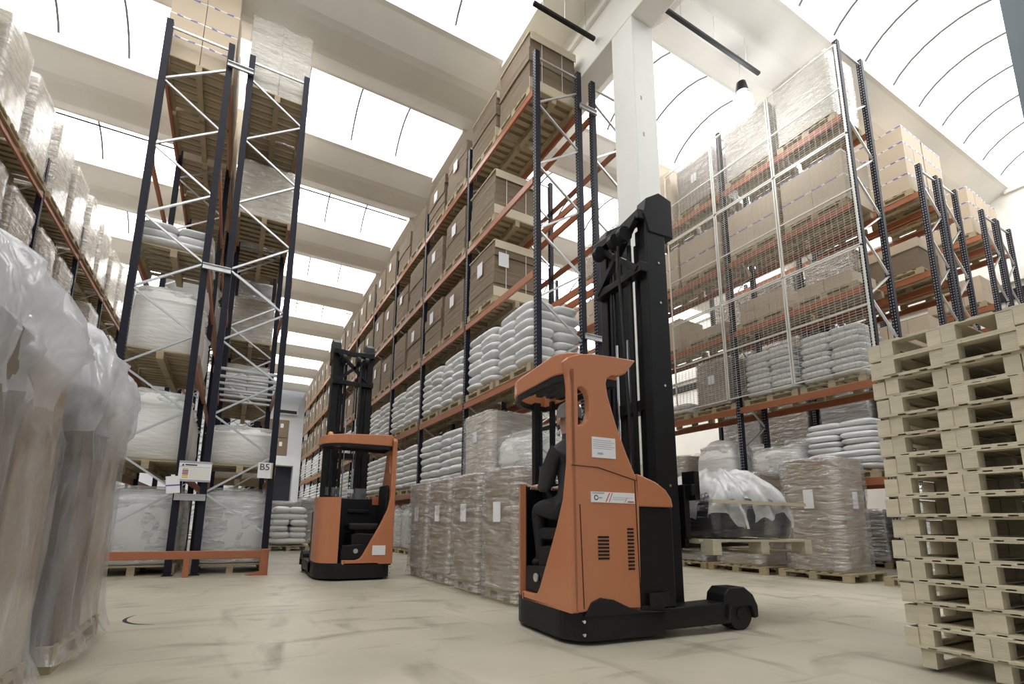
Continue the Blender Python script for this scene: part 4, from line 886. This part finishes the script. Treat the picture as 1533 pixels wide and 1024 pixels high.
# ------------------------------------------------------------------ driver
def driver():
    J = {}; E = []; Rr = {}
    def jt(n, p, r, par=None):
        J[n] = (len(J), p); Rr[n] = r
        if par: E.append((J[par][0], J[n][0]))
    X, Y0 = .26, .345
    jt('pelvis', (X, Y0, .98), (.165, .13)); jt('waist', (X, Y0-.03, 1.12), (.15, .115), 'pelvis'); jt('chest', (X, Y0-.03, 1.32), (.185, .14), 'waist'); jt('upper', (X, Y0-.02, 1.46), (.15, .1), 'chest')
    jt('neck', (X, Y0+.02, 1.57), (.06, .06), 'upper'); jt('jaw', (X, Y0+.06, 1.66), (.075, .085), 'neck'); jt('skull', (X, Y0+.05, 1.76), (.085, .1), 'jaw'); jt('crown', (X, Y0+.04, 1.83), (.055, .065), 'skull')
    for s_, n in ((-1, 'l'), (1, 'r')):
        jt(n+'sh', (X+s_*.2, Y0-.02, 1.44), (.088, .088), 'upper'); jt(n+'el', (X+s_*.215, Y0+.08, 1.17), (.07, .07), n+'sh'); jt(n+'wr', (X+s_*.13, Y0+.30, 1.16), (.037, .037), n+'el'); jt(n+'palm', (X+s_*.11, Y0+.38, 1.18), (.036, .02), n+'wr')
        for q in range(4): jt('%sf%d' % (n, q), (X+s_*.11+(q-1.5)*.022, Y0+.44+.006*(1.5-abs(q-1.5)), 1.185), (.0095, .0095), n+'palm'); jt('%sg%d' % (n, q), (X+s_*.11+(q-1.5)*.022, Y0+.465, 1.155), (.0085, .0085), '%sf%d' % (n, q))
        jt(n+'th', (X+s_*.11-s_*.05, Y0+.41, 1.17), (.011, .011), n+'palm')
        jt(n+'hip', (X+s_*.09, Y0+.06, .97), (.115, .115), 'pelvis'); jt(n+'kn', (X+s_*.095, Y0+.40, .99), (.08, .08), n+'hip'); jt(n+'calf', (X+s_*.08, Y0+.41, .78), (.062, .062), n+'kn'); jt(n+'an', (X+s_*.075, Y0+.40, .56), (.045, .045), n+'calf'); jt(n+'toe', (X+s_*.075, Y0+.53, .50), (.042, .032), n+'an')
    me = bpy.data.meshes.new('person'); me.from_pydata([p for i, p in J.values()], E, []); o = bpy.data.objects.new('person', me); COL.objects.link(o)
    md = o.modifiers.new('skin', 'SKIN'); md.branch_smoothing = .3; sk = me.skin_vertices[0].data
    for n, (i, p) in J.items(): sk[i].radius = Rr[n]
    sk[0].use_root = True; o.modifiers.new('sub', 'SUBSURF').levels = 2
    dg = bpy.context.evaluated_depsgraph_get(); me2 = bpy.data.meshes.new_from_object(o.evaluated_get(dg)); bpy.data.objects.remove(o); me2.name = 'person'
    me2.materials.clear()
    for m_ in ('jacket', 'trousers', 'skin', 'shoe'): me2.materials.append(M[m_])
    for f in me2.polygons:
        c_ = f.center; hand = c_.y > Y0+.34 and 1.1 < c_.z < 1.3; leg = c_.z < 1.02 or (c_.y > Y0+.2 and c_.z < 1.08)
        f.material_index = 2 if (c_.z > 1.57 or hand) else 3 if (c_.z < .55) else 1 if leg else 0; f.use_smooth = True
    p = bpy.data.objects.new('person', me2); COL.objects.link(p); p.matrix_world = MT1; tag(p, 'person in dark jacket and grey cap seated in the front reach truck', 'person')
    rows = [[(X+.1*math.cos(a)*k, Y0+.045+.115*math.sin(a)*k, z) for a in [2*PI*i/24 for i in range(24)]] for z, k in ((1.735, 1.0), (1.78, 1.03), (1.82, .98), (1.86, .78), (1.885, .4), (1.89, .05))]
    MB().grid(rows, cap_top=True).build('knit_cap', 'cap_grey', p, smooth=True)
    MB().grid([[(X+k*.085*math.cos(a), Y0+.01+k*.085*math.sin(a), z) for a in [2*PI*i/20 for i in range(20)]] for z, k in ((1.5, 1.15), (1.54, 1.0), (1.6, .95), (1.6, .8))]).build('jacket_collar', 'jacket', p, smooth=True)
    for s_ in (-1, 1): MB().grid([[(X+s_*.105+.012*math.cos(a), Y0+.04+.025*math.sin(a), z) for a in [2*PI*i/8 for i in range(8)]] for z in (1.68, 1.72, 1.735)], cap_top=True, cap_bot=True).build('ear', 'skin', p, smooth=True)
    MB().grid([[(X+.018*math.cos(a)*k, Y0+.15+.02*(1-k)+.012*math.sin(a)*k, z) for a in [2*PI*i/8 for i in range(8)]] for z, k in ((1.66, 1), (1.68, 1.1), (1.72, .5))], cap_top=True, cap_bot=True).build('nose', 'skin', p, smooth=True)
    for s_ in (-.035, .035): MB().grid([[(X+s_+.012*math.cos(a)*k, Y0+.15, 1.715+.008*math.sin(a)*k) for a in [2*PI*i/8 for i in range(8)]] for k in (1, .1)]).build('eye', 'print_black', p)
driver()
